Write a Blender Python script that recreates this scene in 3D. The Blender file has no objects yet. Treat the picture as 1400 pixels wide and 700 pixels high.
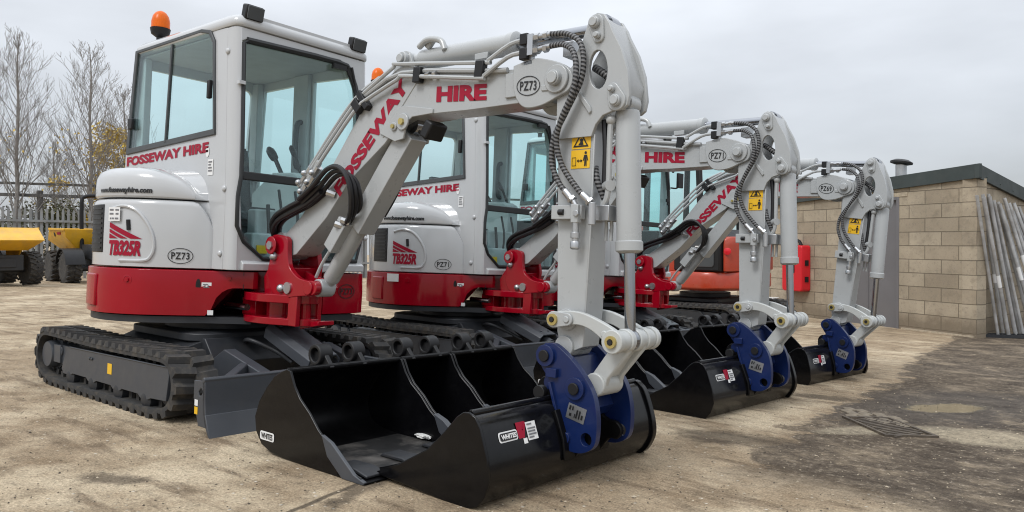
import bpy, bmesh, math, random
from math import radians as rad, sin, cos, pi, atan2, sqrt
from mathutils import Vector, Matrix, noise
random.seed(7)
S = bpy.context.scene
COL = S.collection

# ------------------------------------------------------------------ camera
CAM = Vector((4.613, -2.632, 0.940))
cd = bpy.data.cameras.new("camera"); cam = bpy.data.objects.new("camera", cd); COL.objects.link(cam)
yaw, pit = 2.2548, -0.00867
fwd = Vector((cos(yaw) * cos(pit), sin(yaw) * cos(pit), sin(pit)))
cam.location = CAM
cam.rotation_euler = fwd.to_track_quat('-Z', 'Y').to_euler()
cd.sensor_width = 36.0; cd.lens = 36.0 * 1038 / 1400; cd.shift_y = -10.0 / 1400
cd.clip_start = 0.05; cd.clip_end = 2000
S.camera = cam

# ------------------------------------------------------------------ world (overcast sky) and soft sun
W = bpy.data.worlds.new("World"); S.world = W; W.use_nodes = True
wn, wl = W.node_tree.nodes, W.node_tree.links
wn.clear()
SUN_EL, SUN_AZ = rad(50), rad(178)          # azimuth measured from +Y towards +X
sky = wn.new('ShaderNodeTexSky'); sky.sky_type = 'NISHITA'; sky.sun_disc = False
sky.sun_elevation = SUN_EL; sky.sun_rotation = SUN_AZ
sk = wn.new('ShaderNodeVectorMath'); sk.operation = 'SCALE'; sk.inputs['Scale'].default_value = 0.10
wl.new(sky.outputs[0], sk.inputs[0])
tc = wn.new('ShaderNodeTexCoord')
sep = wn.new('ShaderNodeSeparateXYZ'); wl.new(tc.outputs['Generated'], sep.inputs[0])
mp_ = wn.new('ShaderNodeMapping'); mp_.inputs['Scale'].default_value = (1.6, 1.6, 5.0)
wl.new(tc.outputs['Generated'], mp_.inputs[0])
nz = wn.new('ShaderNodeTexNoise'); nz.inputs['Scale'].default_value = 1.7; nz.inputs['Detail'].default_value = 5; nz.inputs['Roughness'].default_value = .5
wl.new(mp_.outputs[0], nz.inputs['Vector'])
grd = wn.new('ShaderNodeMapRange'); grd.inputs['From Min'].default_value = 0.0; grd.inputs['From Max'].default_value = 1.0
grd.inputs['To Min'].default_value = 0.515; grd.inputs['To Max'].default_value = 1.75
wl.new(sep.outputs['Z'], grd.inputs['Value'])
cl = wn.new('ShaderNodeMapRange'); cl.inputs['From Min'].default_value = .3; cl.inputs['From Max'].default_value = .7
cl.inputs['To Min'].default_value = .84; cl.inputs['To Max'].default_value = 1.12
wl.new(nz.outputs['Fac'], cl.inputs['Value'])
mul = wn.new('ShaderNodeMath'); mul.operation = 'MULTIPLY'
wl.new(grd.outputs[0], mul.inputs[0]); wl.new(cl.outputs[0], mul.inputs[1])
gcol = wn.new('ShaderNodeVectorMath'); gcol.operation = 'SCALE'; gcol.inputs[0].default_value = (0.945, 0.985, 1.045)
wl.new(mul.outputs[0], gcol.inputs['Scale'])
mx = wn.new('ShaderNodeMix'); mx.data_type = 'RGBA'; mx.inputs['Factor'].default_value = 0.88
wl.new(sk.outputs[0], mx.inputs['A']); wl.new(gcol.outputs[0], mx.inputs['B'])
bg = wn.new('ShaderNodeBackground'); bg.inputs['Strength'].default_value = 1.0
wl.new(mx.outputs['Result'], bg.inputs['Color'])
wo = wn.new('ShaderNodeOutputWorld'); wl.new(bg.outputs[0], wo.inputs['Surface'])
sd = bpy.data.lights.new("sun", 'SUN'); sd.energy = 1.5; sd.angle = rad(18); sd.color = (1, .985, .965)
so = bpy.data.objects.new("sun", sd); COL.objects.link(so)
sdir = Vector((sin(SUN_AZ) * cos(SUN_EL), cos(SUN_AZ) * cos(SUN_EL), sin(SUN_EL)))
so.rotation_euler = sdir.to_track_quat('Z', 'Y').to_euler()
vs = S.view_settings; vs.view_transform = 'Standard'; vs.look = 'None'; vs.exposure = 0.14; vs.gamma = 1.0; vs.use_curve_mapping = False
S.cycles.max_bounces = 10; S.cycles.transparent_max_bounces = 24; S.cycles.use_denoising = True; S.cycles.filter_width = 1.1; S.cycles.use_adaptive_sampling = False

# ------------------------------------------------------------------ materials
def base_mat(name):
    m = bpy.data.materials.new(name); m.use_nodes = True
    return m, m.node_tree.nodes, m.node_tree.links, m.node_tree.nodes['Principled BSDF']
def mixc(n, l, a, b, fac=None):
    x = n.new('ShaderNodeMix'); x.data_type = 'RGBA'
    if hasattr(a, 'links'): l.new(a, x.inputs['A'])
    else: x.inputs['A'].default_value = (*a, 1)
    if hasattr(b, 'links'): l.new(b, x.inputs['B'])
    else: x.inputs['B'].default_value = (*b, 1)
    if fac is not None:
        if hasattr(fac, 'links'): l.new(fac, x.inputs['Factor'])
        else: x.inputs['Factor'].default_value = fac
    return x.outputs['Result']
def noise_n(n, l, vec, scale, detail=4, rough=.55):
    t = n.new('ShaderNodeTexNoise'); t.inputs['Scale'].default_value = scale; t.inputs['Detail'].default_value = detail; t.inputs['Roughness'].default_value = rough
    if vec is not None: l.new(vec, t.inputs['Vector'])
    return t.outputs['Fac']
def rng(n, l, v, a, b, c=0., d=1., smooth=False):
    t = n.new('ShaderNodeMapRange'); t.inputs['From Min'].default_value = a; t.inputs['From Max'].default_value = b
    t.inputs['To Min'].default_value = c; t.inputs['To Max'].default_value = d
    if smooth: t.interpolation_type = 'SMOOTHSTEP'
    l.new(v, t.inputs['Value']); return t.outputs[0]
def mth(n, l, op, a, b=None):
    t = n.new('ShaderNodeMath'); t.operation = op
    for k, v in enumerate((a, b)):
        if v is None: continue
        if hasattr(v, 'links'): l.new(v, t.inputs[k])
        else: t.inputs[k].default_value = v
    return t.outputs[0]
def bump(n, l, h, strength, dist, normal=None):
    b = n.new('ShaderNodeBump'); b.inputs['Strength'].default_value = strength; b.inputs['Distance'].default_value = dist
    l.new(h, b.inputs['Height'])
    if normal is not None: l.new(normal, b.inputs['Normal'])
    return b.outputs[0]
def paint(name, col, rough=.35, metal=0., coat=0., var=.12, dust=0., dustcol=(.30, .25, .18), wav=0., nscale=6., spec=.5):
    m, n, l, p = base_mat(name)
    tcn = n.new('ShaderNodeTexCoord').outputs['Object']
    f = rng(n, l, noise_n(n, l, tcn, nscale, 5), .3, .7)
    dark = tuple(c * (1 - var) for c in col); lite = tuple(min(1, c * (1 + var * .6)) for c in col)
    c = mixc(n, l, dark, lite, f)
    if dust > 0:
        d = rng(n, l, noise_n(n, l, tcn, nscale * 1.7, 8, .65), .48, .78, 0, dust)
        c = mixc(n, l, c, dustcol, d)
    l.new(c, p.inputs['Base Color'])
    l.new(rng(n, l, noise_n(n, l, tcn, nscale * 3, 4), .3, .7, max(.03, rough - .05), rough + .07), p.inputs['Roughness'])
    p.inputs['Specular IOR Level'].default_value = spec
    p.inputs['Metallic'].default_value = metal
    p.inputs['Coat Weight'].default_value = coat; p.inputs['Coat Roughness'].default_value = .08
    if wav > 0: l.new(bump(n, l, noise_n(n, l, tcn, nscale * 2.2, 3), wav, .01), p.inputs['Normal'])
    return m
M = {}
M['white'] = paint("light grey machine paint", (.472, .482, .488), .17, coat=.5, var=.025, dust=.03, dustcol=(.40, .38, .34), nscale=3)
M['boom'] = paint("light grey boom paint", (.378, .392, .394), .30, coat=.25, var=.04, dust=.06, dustcol=(.28, .265, .24))
M['cream'] = paint("off white cast paint", (.44, .455, .445), .4, coat=.15, var=.06, dust=.12, wav=.06)
M['red'] = paint("deep red machine paint", (.30, .0022, .012), .14, coat=.32, var=.05, spec=.25, nscale=3)
M['blue'] = paint("blue cast hitch paint", (.004, .0145, .076), .34, coat=.25, var=.12, dust=.05, dustcol=(.07, .08, .11), wav=.05, nscale=12, spec=.35)
M['black'] = paint("black bucket paint", (.0035, .0035, .0042), .2, coat=.12, var=.25, dust=.10, dustcol=(.026, .025, .024), wav=.0, spec=.22, nscale=13)
M['blackmatt'] = paint("scuffed black bucket inside", (.0035, .0035, .004), .38, var=.3, dust=.28, dustcol=(.022, .021, .020), nscale=7, spec=.15)
M['grey'] = paint("dark grey undercarriage paint", (.052, .057, .066), .42, coat=.1, var=.08, dust=.10, dustcol=(.11, .10, .085), wav=.02, spec=.4)
M['dkgrey'] = paint("near black chassis paint", (.020, .022, .026), .5, var=.2, dust=.25, dustcol=(.07, .06, .05))
M['rubber'] = paint("track rubber", (.034, .033, .032), .8, var=.25, dust=.8, dustcol=(.12, .10, .075), nscale=9)
M['hose'] = paint("black hydraulic hose", (.012, .012, .014), .42, var=.2, nscale=20)
M['seal'] = paint("black window seal", (.015, .017, .018), .5, var=.15)
M['trim'] = paint("dark grey window frame", (.055, .06, .063), .45, var=.1)
M['plastic'] = paint("black plastic", (.010, .010, .011), .45, var=.2, spec=.35)
M['inner'] = paint("grey cab lining", (.40, .415, .42), .7, var=.1)
M['seat'] = paint("charcoal seat fabric", (.05, .052, .056), .8, var=.15)
M['chrome'] = paint("chromed rod", (.36, .37, .39), .13, metal=1, var=.05)
M['zinc'] = paint("zinc plated steel", (.50, .51, .52), .33, metal=.9, var=.12, dust=.1)
M['steel'] = paint("weathered galvanised tube", (.44, .44, .435), .55, metal=.35, var=.35, dust=.75, dustcol=(.22, .185, .145), nscale=4)
M['brass'] = paint("yellow zinc fitting", (.52, .42, .16), .35, metal=.7)
M['decal_red'] = paint("red vinyl lettering", (.30, .005, .026), .45, var=.06, spec=.25)
M['decal_black'] = paint("black vinyl lettering", (.010, .010, .011), .4, var=.1)
M['decal_white'] = paint("white printed label", (.74, .74, .73), .42, var=.06)
M['decal_grey'] = paint("grey print", (.16, .16, .17), .5, var=.1)
M['decal_yellow'] = paint("yellow warning label", (.78, .46, .015), .4, var=.05)
M['orange'] = paint("orange machine paint", (.38, .036, .010), .32, coat=.3, var=.1, dust=.12)
M['yellow'] = paint("yellow skip paint", (.70, .38, .015), .42, coat=.1, var=.15, dust=.4, dustcol=(.26, .20, .12), nscale=2.5)
M['firered'] = paint("red moulded plastic", (.62, .012, .022), .36, var=.06)
M['doorgrey'] = paint("grey steel door paint", (.155, .15, .155), .5, var=.08, dust=.15, dustcol=(.2, .18, .15), nscale=2)
M['fascia'] = paint("dark green grey felt", (.040, .052, .050), .6, var=.2, dust=.25, dustcol=(.10, .10, .09), nscale=3)
M['fence'] = paint("galvanised palisade steel", (.22, .23, .235), .55, metal=.3, var=.25, dust=.3, nscale=2)
M['beam'] = paint("dark steel beam", (.10, .097, .093), .6, var=.3)
M['bark'] = paint("grey brown bark", (.235, .22, .205), .9, var=.35, nscale=8)
M['leaf'] = paint("yellowing autumn leaf", (.56, .40, .07), .65, var=.4, nscale=1.2)
M['hedge'] = paint("dull olive leaf", (.075, .078, .032), .7, var=.5, nscale=1.0)
M['white_plastic'] = paint("white plastic tub", (.70, .70, .68), .45, var=.06, dust=.2)
M['darkgrit'] = paint("dark grit", (.07, .055, .04), .9, var=.3, nscale=30)
M['scuff'] = paint("scuffed bucket floor", (.012, .012, .012), .5, var=.3, dust=.95, dustcol=(.12, .11, .10), nscale=3.5)
M['iron'] = paint("dusty cast iron", (.075, .058, .042), .75, var=.3, dust=.8, dustcol=(.19, .155, .11), nscale=15)
M['sett'] = paint("worn grey sett", (.20, .165, .12), .85, var=.3, dust=.5, dustcol=(.10, .08, .06), nscale=20)
M['stone'] = paint("loose stone", (.44, .37, .27), .9, var=.3, nscale=30)
m, n, l, p = base_mat("amber beacon lens"); M['amber'] = m
p.inputs['Base Color'].default_value = (.85, .16, .008, 1); p.inputs['Roughness'].default_value = .25
p.inputs['Transmission Weight'].default_value = .25; p.inputs['IOR'].default_value = 1.3
def glassm(name, tint):
    m, n, l, p = base_mat(name); n.remove(p); out = n['Material Output']
    tr = n.new('ShaderNodeBsdfTransparent'); tr.inputs[0].default_value = (*tint, 1)
    gl = n.new('ShaderNodeBsdfGlossy'); gl.inputs['Roughness'].default_value = .02; gl.inputs['Color'].default_value = (.95, .97, .98, 1)
    lw = n.new('ShaderNodeLayerWeight'); lw.inputs['Blend'].default_value = .5
    f2 = mth(n, l, 'ADD', mth(n, l, 'MULTIPLY', mth(n, l, 'POWER', lw.outputs['Facing'], 5.0), .9), .035)
    ms = n.new('ShaderNodeMixShader'); l.new(f2, ms.inputs[0]); l.new(tr.outputs[0], ms.inputs[1]); l.new(gl.outputs[0], ms.inputs[2])
    l.new(ms.outputs[0], out.inputs['Surface']); return m
M['glass'] = glassm("green tinted cab glass", (.91, 1.0, 1.0))
M['clearplastic'] = glassm("clear protective film", (.93, .95, .95))
# braided, spiral wrapped hose
m, n, l, p = base_mat("spiral wrapped hose"); M['spiral'] = m
uvn = n.new('ShaderNodeUVMap').outputs[0]
sx = n.new('ShaderNodeSeparateXYZ'); l.new(uvn, sx.inputs[0])
ph = mth(n, l, 'ADD', mth(n, l, 'MULTIPLY', sx.outputs['Y'], 2 * pi / .016), mth(n, l, 'MULTIPLY', sx.outputs['X'], 2 * pi))
wv = mth(n, l, 'SINE', ph)
st = rng(n, l, wv, -.45, .25)
l.new(mixc(n, l, (.011, .011, .012), (.15, .15, .152), st), p.inputs['Base Color']); p.inputs['Roughness'].default_value = .45
l.new(bump(n, l, st, .9, .004), p.inputs['Normal'])
# blockwork
m, n, l, p = base_mat("tan concrete blockwork"); M['block'] = m
uvn = n.new('ShaderNodeUVMap').outputs[0]
bk = n.new('ShaderNodeTexBrick'); l.new(uvn, bk.inputs['Vector'])
bk.inputs['Color1'].default_value = (.33, .268, .19, 1); bk.inputs['Color2'].default_value = (.47, .395, .29, 1); bk.inputs['Mortar'].default_value = (.16, .13, .09, 1)
bk.inputs['Scale'].default_value = 1.0; bk.inputs['Mortar Size'].default_value = .007; bk.inputs['Mortar Smooth'].default_value = .25; bk.inputs['Bias'].default_value = .05
bk.inputs['Brick Width'].default_value = .56; bk.inputs['Row Height'].default_value = .212; bk.offset = .5
tcn = n.new('ShaderNodeTexCoord').outputs['Object']
v1 = rng(n, l, noise_n(n, l, tcn, 1.6, 6), .3, .75, .72, 1.12)
vv = n.new('ShaderNodeVectorMath'); vv.operation = 'SCALE'; l.new(bk.outputs['Color'], vv.inputs[0]); l.new(v1, vv.inputs['Scale'])
fine = rng(n, l, noise_n(n, l, tcn, 90, 3), .3, .7)
c = mixc(n, l, vv.outputs[0], (.46, .40, .30), mth(n, l, 'MULTIPLY', fine, .22))
c = mixc(n, l, c, (.17, .14, .10), rng(n, l, noise_n(n, l, tcn, 4.5, 8, .7), .52, .74, 0, .6))
c = mixc(n, l, c, (.20, .175, .14), rng(n, l, noise_n(n, l, tcn, 22, 6, .75), .53, .68, 0, .6))
zs = n.new('ShaderNodeSeparateXYZ'); l.new(tcn, zs.inputs[0])
spl = mth(n, l, 'ADD', zs.outputs['Z'], mth(n, l, 'MULTIPLY', noise_n(n, l, tcn, 3.5, 6, .65), -.55))
c = mixc(n, l, c, (.16, .125, .085), rng(n, l, spl, -.62, -.38, .65, 0, True))
l.new(c, p.inputs['Base Color']); p.inputs['Roughness'].default_value = .92
hh = mth(n, l, 'SUBTRACT', mth(n, l, 'MULTIPLY', fine, .35), bk.outputs['Fac'])
l.new(bump(n, l, hh, .8, .012), p.inputs['Normal'])

# ------------------------------------------------------------------ ground: height and material
def softp(x, k=.8): return k * math.log1p(math.exp(min(40, x / k)))
def gz(x, y):
    sx = x - softp(x - 6) + softp(-5 - x); sy = y - softp(y - 11) + softp(-5 - y)
    return -.012 * sx - .041 * sy
m, n, l, p = base_mat("worn concrete yard with wet tarmac"); M['ground'] = m
pos = n.new('ShaderNodeNewGeometry').outputs['Position']
sep = n.new('ShaderNodeSeparateXYZ'); l.new(pos, sep.inputs[0]); PX, PY = sep.outputs['X'], sep.outputs['Y']
flat = n.new('ShaderNodeCombineXYZ'); l.new(PX, flat.inputs[0]); l.new(PY, flat.inputs[1]); P2 = flat.outputs[0]
n_big = noise_n(n, l, P2, .8, 6, .6); n_mid = noise_n(n, l, P2, 3.2, 8, .65); n_fine = noise_n(n, l, P2, 34, 6, .7)
str_m = n.new('ShaderNodeMapping'); str_m.inputs['Rotation'].default_value = (0, 0, rad(38)); str_m.inputs['Scale'].default_value = (1.2, 6.5, 1); l.new(P2, str_m.inputs[0])
n_str = noise_n(n, l, str_m.outputs[0], 1.3, 7, .62)
n_grit = noise_n(n, l, P2, 110, 5, .75); n_peb = noise_n(n, l, P2, 11, 7, .72)
conc = mixc(n, l, (.255, .190, .122), (.43, .340, .230), rng(n, l, n_mid, .34, .66))
conc = mixc(n, l, conc, (.60, .50, .355), rng(n, l, n_big, .48, .62, 0, .75))
conc = mixc(n, l, conc, (.135, .096, .062), rng(n, l, n_str, .52, .66, 0, .72))
conc = mixc(n, l, conc, (.150, .105, .062), rng(n, l, n_peb, .53, .68, 0, .55))
conc = mixc(n, l, conc, (.085, .060, .038), rng(n, l, n_fine, .54, .66, 0, .62))
conc = mixc(n, l, conc, (.60, .50, .36), rng(n, l, n_grit, .58, .72, 0, .55))
conc = mixc(n, l, conc, (.11, .08, .05), rng(n, l, n_grit, .42, .28, 0, .6))
vo = n.new('ShaderNodeTexVoronoi'); vo.inputs['Scale'].default_value = 26; vo.inputs['Randomness'].default_value = 1; l.new(P2, vo.inputs['Vector'])
peb = rng(n, l, vo.outputs['Distance'], .12, .20, 1, 0)
vcol = n.new('ShaderNodeSeparateColor'); l.new(vo.outputs['Color'], vcol.inputs[0])
peb = mth(n, l, 'MULTIPLY', peb, rng(n, l, vcol.outputs[0], .80, .84))
conc = mixc(n, l, conc, (.62, .57, .48), mth(n, l, 'MULTIPLY', peb, .8))
# wet tarmac on the low side, its edge runs along the row of buckets
edge = mth(n, l, 'ADD', PX, mth(n, l, 'MULTIPLY', PY, .062))
edge = mth(n, l, 'ADD', edge, mth(n, l, 'ADD', mth(n, l, 'MULTIPLY', mth(n, l, 'SUBTRACT', n_mid, .5), .48), mth(n, l, 'MULTIPLY', mth(n, l, 'SUBTRACT', n_big, .5), .7)))
edge = mth(n, l, 'ADD', edge, mth(n, l, 'MULTIPLY', mth(n, l, 'SUBTRACT', n_peb, .5), .22))
wet = rng(n, l, edge, 3.25, 3.31, 0, 1, True)
fade = rng(n, l, mth(n, l, 'ADD', PY, mth(n, l, 'MULTIPLY', mth(n, l, 'SUBTRACT', n_big, .5), 1.6)), 0.25, .85, 0, 1, True)
wet = mth(n, l, 'MULTIPLY', wet, fade)
pale = mth(n, l, 'MULTIPLY', rng(n, l, n_mid, .50, .62, 0, 1, True), rng(n, l, n_big, .46, .56, 0, .9, True))
tar = mixc(n, l, (.060, .045, .032), (.155, .120, .084), rng(n, l, n_mid, .35, .68))
tar = mixc(n, l, tar, (.26, .215, .155), rng(n, l, n_peb, .52, .70, 0, .5))
tar = mixc(n, l, tar, (.33, .285, .225), rng(n, l, n_fine, .56, .68, 0, .6))
tar = mixc(n, l, tar, (.030, .023, .018), rng(n, l, n_grit, .46, .30, 0, .75))
tar = mixc(n, l, tar, (.30, .235, .155), mth(n, l, 'MULTIPLY', pale, .45))
def blob(cx, cy, rx, ry, rot=0., warp=.35):
    mpn = n.new('ShaderNodeMapping'); mpn.vector_type = 'TEXTURE'; mpn.inputs['Location'].default_value = (cx, cy, 0); mpn.inputs['Rotation'].default_value = (0, 0, rot); mpn.inputs['Scale'].default_value = (rx, ry, 1)
    l.new(P2, mpn.inputs[0]); ln = n.new('ShaderNodeVectorMath'); ln.operation = 'LENGTH'; l.new(mpn.outputs[0], ln.inputs[0])
    return mth(n, l, 'ADD', ln.outputs['Value'], mth(n, l, 'ADD', mth(n, l, 'MULTIPLY', mth(n, l, 'SUBTRACT', n_mid, .5), warp * 3.4), mth(n, l, 'MULTIPLY', mth(n, l, 'SUBTRACT', n_peb, .5), warp * 3.0)))
p1 = rng(n, l, blob(4.02, 2.28, .36, .26, .6), .75, 1.05, 1, 0, True)
tar = mixc(n, l, tar, (.42, .355, .25), mth(n, l, 'MULTIPLY', p1, .6))
p2 = rng(n, l, blob(3.55, 2.05, .50, .12, .9), .7, 1.1, .7, 0, True)
tar = mixc(n, l, tar, (.33, .28, .20), p2)
pud = rng(n, l, blob(3.66, 3.15, .17, .40, -.5, .25), .75, .95, 1, 0, True)
damp = rng(n, l, blob(3.60, 3.2, .5, 1.1, -.4, .5), .6, 1.4, .75, 0, True)
tar = mixc(n, l, tar, (.050, .041, .034), mth(n, l, 'MULTIPLY', damp, rng(n, l, n_peb, .40, .60, .5, 1)))
tar = mixc(n, l, tar, (.20, .165, .105), pud)
col = mixc(n, l, conc, tar, wet)
# oil and tyre stains on the concrete
for (cx, cy, rx, ry, ro) in ((1.62, -1.35, .17, .07, .5), (2.55, -1.62, .10, .04, .3), (.1, -2.2, .5, .12, .3), (3.0, 1.15, .35, .16, .4), (2.98, 2.9, .3, .12, .3), (2.35, -.75, .30, .05, -1.2)):
    col = mixc(n, l, col, (.075, .058, .042), rng(n, l, blob(cx, cy, rx, ry, ro, .5), .5, 1.35, .72, 0, True))
# expansion joint across the slab
jl = mth(n, l, 'ABSOLUTE', mth(n, l, 'ADD', mth(n, l, 'SUBTRACT', PX, mth(n, l, 'MULTIPLY', PY, -.25)), mth(n, l, 'ADD', -2.113, mth(n, l, 'MULTIPLY', mth(n, l, 'SUBTRACT', n_mid, .5), .05))))
joint = mth(n, l, 'MULTIPLY', rng(n, l, jl, .006, .016, .85, 0), rng(n, l, PY, .4, .9, 1, 0))
col = mixc(n, l, col, (.07, .055, .04), joint)
det = mth(n, l, 'ADD', mth(n, l, 'ADD', rng(n, l, n_fine, .30, .70, -.34, .34), rng(n, l, n_grit, .30, .70, -.42, .42)), mth(n, l, 'ADD', rng(n, l, n_peb, .32, .68, -.26, .26), 1.0))
det = mth(n, l, 'MAXIMUM', det, .22)
dv = n.new('ShaderNodeVectorMath'); dv.operation = 'SCALE'; l.new(col, dv.inputs[0]); l.new(det, dv.inputs['Scale']); col = dv.outputs[0]
l.new(col, p.inputs['Base Color']); l.new(rng(n, l, mth(n, l, 'MULTIPLY', wet, pud), 0, 1, .18, .5), p.inputs['Specular IOR Level'])
r0 = rng(n, l, n_mid, .3, .7, .95, .80); 
rw = mth(n, l, 'SUBTRACT', r0, mth(n, l, 'MULTIPLY', wet, rng(n, l, n_big, .42, .6, .02, .22)))
rw = mth(n, l, 'SUBTRACT', rw, mth(n, l, 'MULTIPLY', mth(n, l, 'MULTIPLY', wet, damp), .25))
wp = mth(n, l, 'MULTIPLY', wet, pud)
rmix = n.new('ShaderNodeMix'); rmix.data_type = 'FLOAT'; l.new(wp, rmix.inputs['Factor']); l.new(rw, rmix.inputs['A']); rmix.inputs['B'].default_value = .04
l.new(rmix.outputs['Result'], p.inputs['Roughness'])
hsum = mth(n, l, 'ADD', mth(n, l, 'MULTIPLY', n_fine, .6), mth(n, l, 'ADD', mth(n, l, 'MULTIPLY', n_mid, 1.0), mth(n, l, 'MULTIPLY', peb, .35)))
hsum = mth(n, l, 'ADD', hsum, mth(n, l, 'ADD', mth(n, l, 'MULTIPLY', n_peb, .9), mth(n, l, 'MULTIPLY', n_grit, .28)))
hsum = mth(n, l, 'SUBTRACT', hsum, joint)
hsum = mth(n, l, 'MULTIPLY', hsum, mth(n, l, 'SUBTRACT', 1.0, wp))
l.new(bump(n, l, hsum, .75, .022), p.inputs['Normal'])

# ------------------------------------------------------------------ mesh helpers
class MB:
    def __init__(s): s.b = bmesh.new(); s.uv = None
    def faces(s, pts, fs):
        v = [s.b.verts.new(p) for p in pts]; out = []
        for f in fs:
            try: out.append(s.b.faces.new([v[i] for i in f]))
            except ValueError: pass
        return out
    def box(s, c, size, rot=None):
        x, y, z = (k / 2 for k in size)
        P = [Vector((a * x, b * y, d * z)) for a in (-1, 1) for b in (-1, 1) for d in (-1, 1)]
        if rot is not None: P = [rot @ q for q in P]
        P = [q + Vector(c) for q in P]
        s.faces(P, [(0, 1, 3, 2), (4, 6, 7, 5), (0, 4, 5, 1), (2, 3, 7, 6), (0, 2, 6, 4), (1, 5, 7, 3)])
    def bar(s, p0, p1, w, h, up=(0, 0, 1)):
        p0, p1 = Vector(p0), Vector(p1); d = (p1 - p0); L = d.length; d.normalize()
        sd_ = d.cross(Vector(up)); sd_.normalize(); u2 = sd_.cross(d)
        R_ = Matrix((d, sd_, u2)).transposed()
        s.box((p0 + p1) / 2, (L, w, h), R_)
    def prism(s, poly, axis, a, b, holes=()):
        """polygon in the plane across axis, extruded from a to b along the axis"""
        def P(q, t):
            if axis == 1: return (q[0], t, q[1])
            if axis == 0: return (t, q[0], q[1])
            return (q[0], q[1], t)
        loops = [list(poly)] + [list(h) for h in holes]
        if not holes:
            N = len(poly)
            s.faces([P(q, a) for q in poly] + [P(q, b) for q in poly], [tuple(range(N)), tuple(range(2 * N - 1, N - 1, -1))] + [(i, N + i, N + (i + 1) % N, (i + 1) % N) for i in range(N)])
        else:
            caps = []
            for t in (a, b):
                ed = []; rings = []
                for lp in loops:
                    vs_ = [s.b.verts.new(P(q, t)) for q in lp]; rings.append(vs_)
                    ed += [s.b.edges.new((vs_[i], vs_[(i + 1) % len(vs_)])) for i in range(len(vs_))]
                bmesh.ops.triangle_fill(s.b, edges=ed, use_beauty=True); caps.append(rings)
            for r0_, r1_ in zip(*caps):
                for i in range(len(r0_)):
                    j = (i + 1) % len(r0_); s.b.faces.new((r0_[i], r1_[i], r1_[j], r0_[j]))
    def loft(s, rings, closed=True, caps=True):
        R_ = [[s.b.verts.new(p) for p in r] for r in rings]; N = len(R_[0])
        for r0_, r1_ in zip(R_, R_[1:]):
            for i in range(N if closed else N - 1):
                j = (i + 1) % N
                try: s.b.faces.new((r0_[i], r0_[j], r1_[j], r1_[i]))
                except ValueError: pass
        if caps and closed:
            for r in (R_[0], R_[-1]):
                try: s.b.faces.new(r)
                except ValueError: pass
    def cyl(s, p0, p1, r0, r1=None, n=16, caps=True):
        r1 = r0 if r1 is None else r1
        p0, p1 = Vector(p0), Vector(p1); d = (p1 - p0).normalized()
        a = d.orthogonal().normalized(); b_ = d.cross(a)
        ring = lambda c, r: [c + a * cos(2 * pi * i / n) * r + b_ * sin(2 * pi * i / n) * r for i in range(n)]
        s.loft([ring(p0, r0), ring(p1, r1)], caps=caps)
    def lathe(s, p0, d, prof, n=20, caps=True):
        p0, d = Vector(p0), Vector(d).normalized(); a = d.orthogonal().normalized(); b_ = d.cross(a)
        s.loft([[p0 + d * h + a * cos(2 * pi * i / n) * r + b_ * sin(2 * pi * i / n) * r for i in range(n)] for r, h in prof], caps=caps)
    def tube(s, pts, r, n=8, sub=6, uv=False, smooth=True):
        P = smooth_line(pts, sub) if smooth else [Vector(q) for q in pts]
        if callable(r): rf = r
        else: rf = lambda t: r
        up = Vector((0.13, 0.91, 0.4)); rings = []; N = len(P); L = 0; Ls = []
        prev = None
        for i, q in enumerate(P):
            t = (P[min(i + 1, N - 1)] - P[max(i - 1, 0)]).normalized()
            a = t.orthogonal().normalized() if prev is None else (prev - t * prev.dot(t)).normalized()
            prev = a; b_ = t.cross(a); rr = rf(i / (N - 1))
            rings.append([q + a * cos(2 * pi * k / n) * rr + b_ * sin(2 * pi * k / n) * rr for k in range(n)])
            L += (q - P[i - 1]).length if i else 0; Ls.append(L)
        if not uv: s.loft(rings); return
        lay = s.b.loops.layers.uv.verify()
        V = [[s.b.verts.new(p) for p in r_] for r_ in rings]
        for i in range(N - 1):
            for k in range(n):
                j = (k + 1) % n
                f = s.b.faces.new((V[i][k], V[i][j], V[i + 1][j], V[i + 1][k]))
                for lp, (u_, v_) in zip(f.loops, ((k / n, Ls[i]), ((k + 1) / n, Ls[i]), ((k + 1) / n, Ls[i + 1]), (k / n, Ls[i + 1]))): lp[lay].uv = (u_, v_)
    def sphere(s, c, r, n=12, sc=(1, 1, 1)):
        g = bmesh.ops.create_uvsphere(s.b, u_segments=n, v_segments=max(6, n // 2 + 1), radius=r)
        for v in g['verts']: v.co = Vector((v.co.x * sc[0], v.co.y * sc[1], v.co.z * sc[2])) + Vector(c)
    def mesh(s, name, mat, sharp=38, tri=False):
        bmesh.ops.recalc_face_normals(s.b, faces=s.b.faces[:])
        me = bpy.data.meshes.new(name); s.b.to_mesh(me); s.b.free()
        for p_ in me.polygons: p_.use_smooth = True
        me.set_sharp_from_angle(angle=rad(sharp))
        me.materials.append(M[mat] if isinstance(mat, str) else mat)
        return me
def smooth_line(pts, sub=6):
    P = [Vector(q) for q in pts]
    if len(P) < 3 or sub < 2: return P
    out = []
    E_ = [P[0] * 2 - P[1]] + P + [P[-1] * 2 - P[-2]]
    for i in range(1, len(E_) - 2):
        a, b, c, d = E_[i - 1:i + 3]
        for k in range(sub):
            t = k / sub
            out.append(.5 * ((2 * b) + (c - a) * t + (2 * a - 5 * b + 4 * c - d) * t * t + (3 * b - a - 3 * c + d) * t ** 3))
    out.append(P[-1]); return out
def smooth2(pts, sub=5): return [(q.x, q.y) for q in smooth_line([(x, y, 0) for x, y in pts], sub)]
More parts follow.
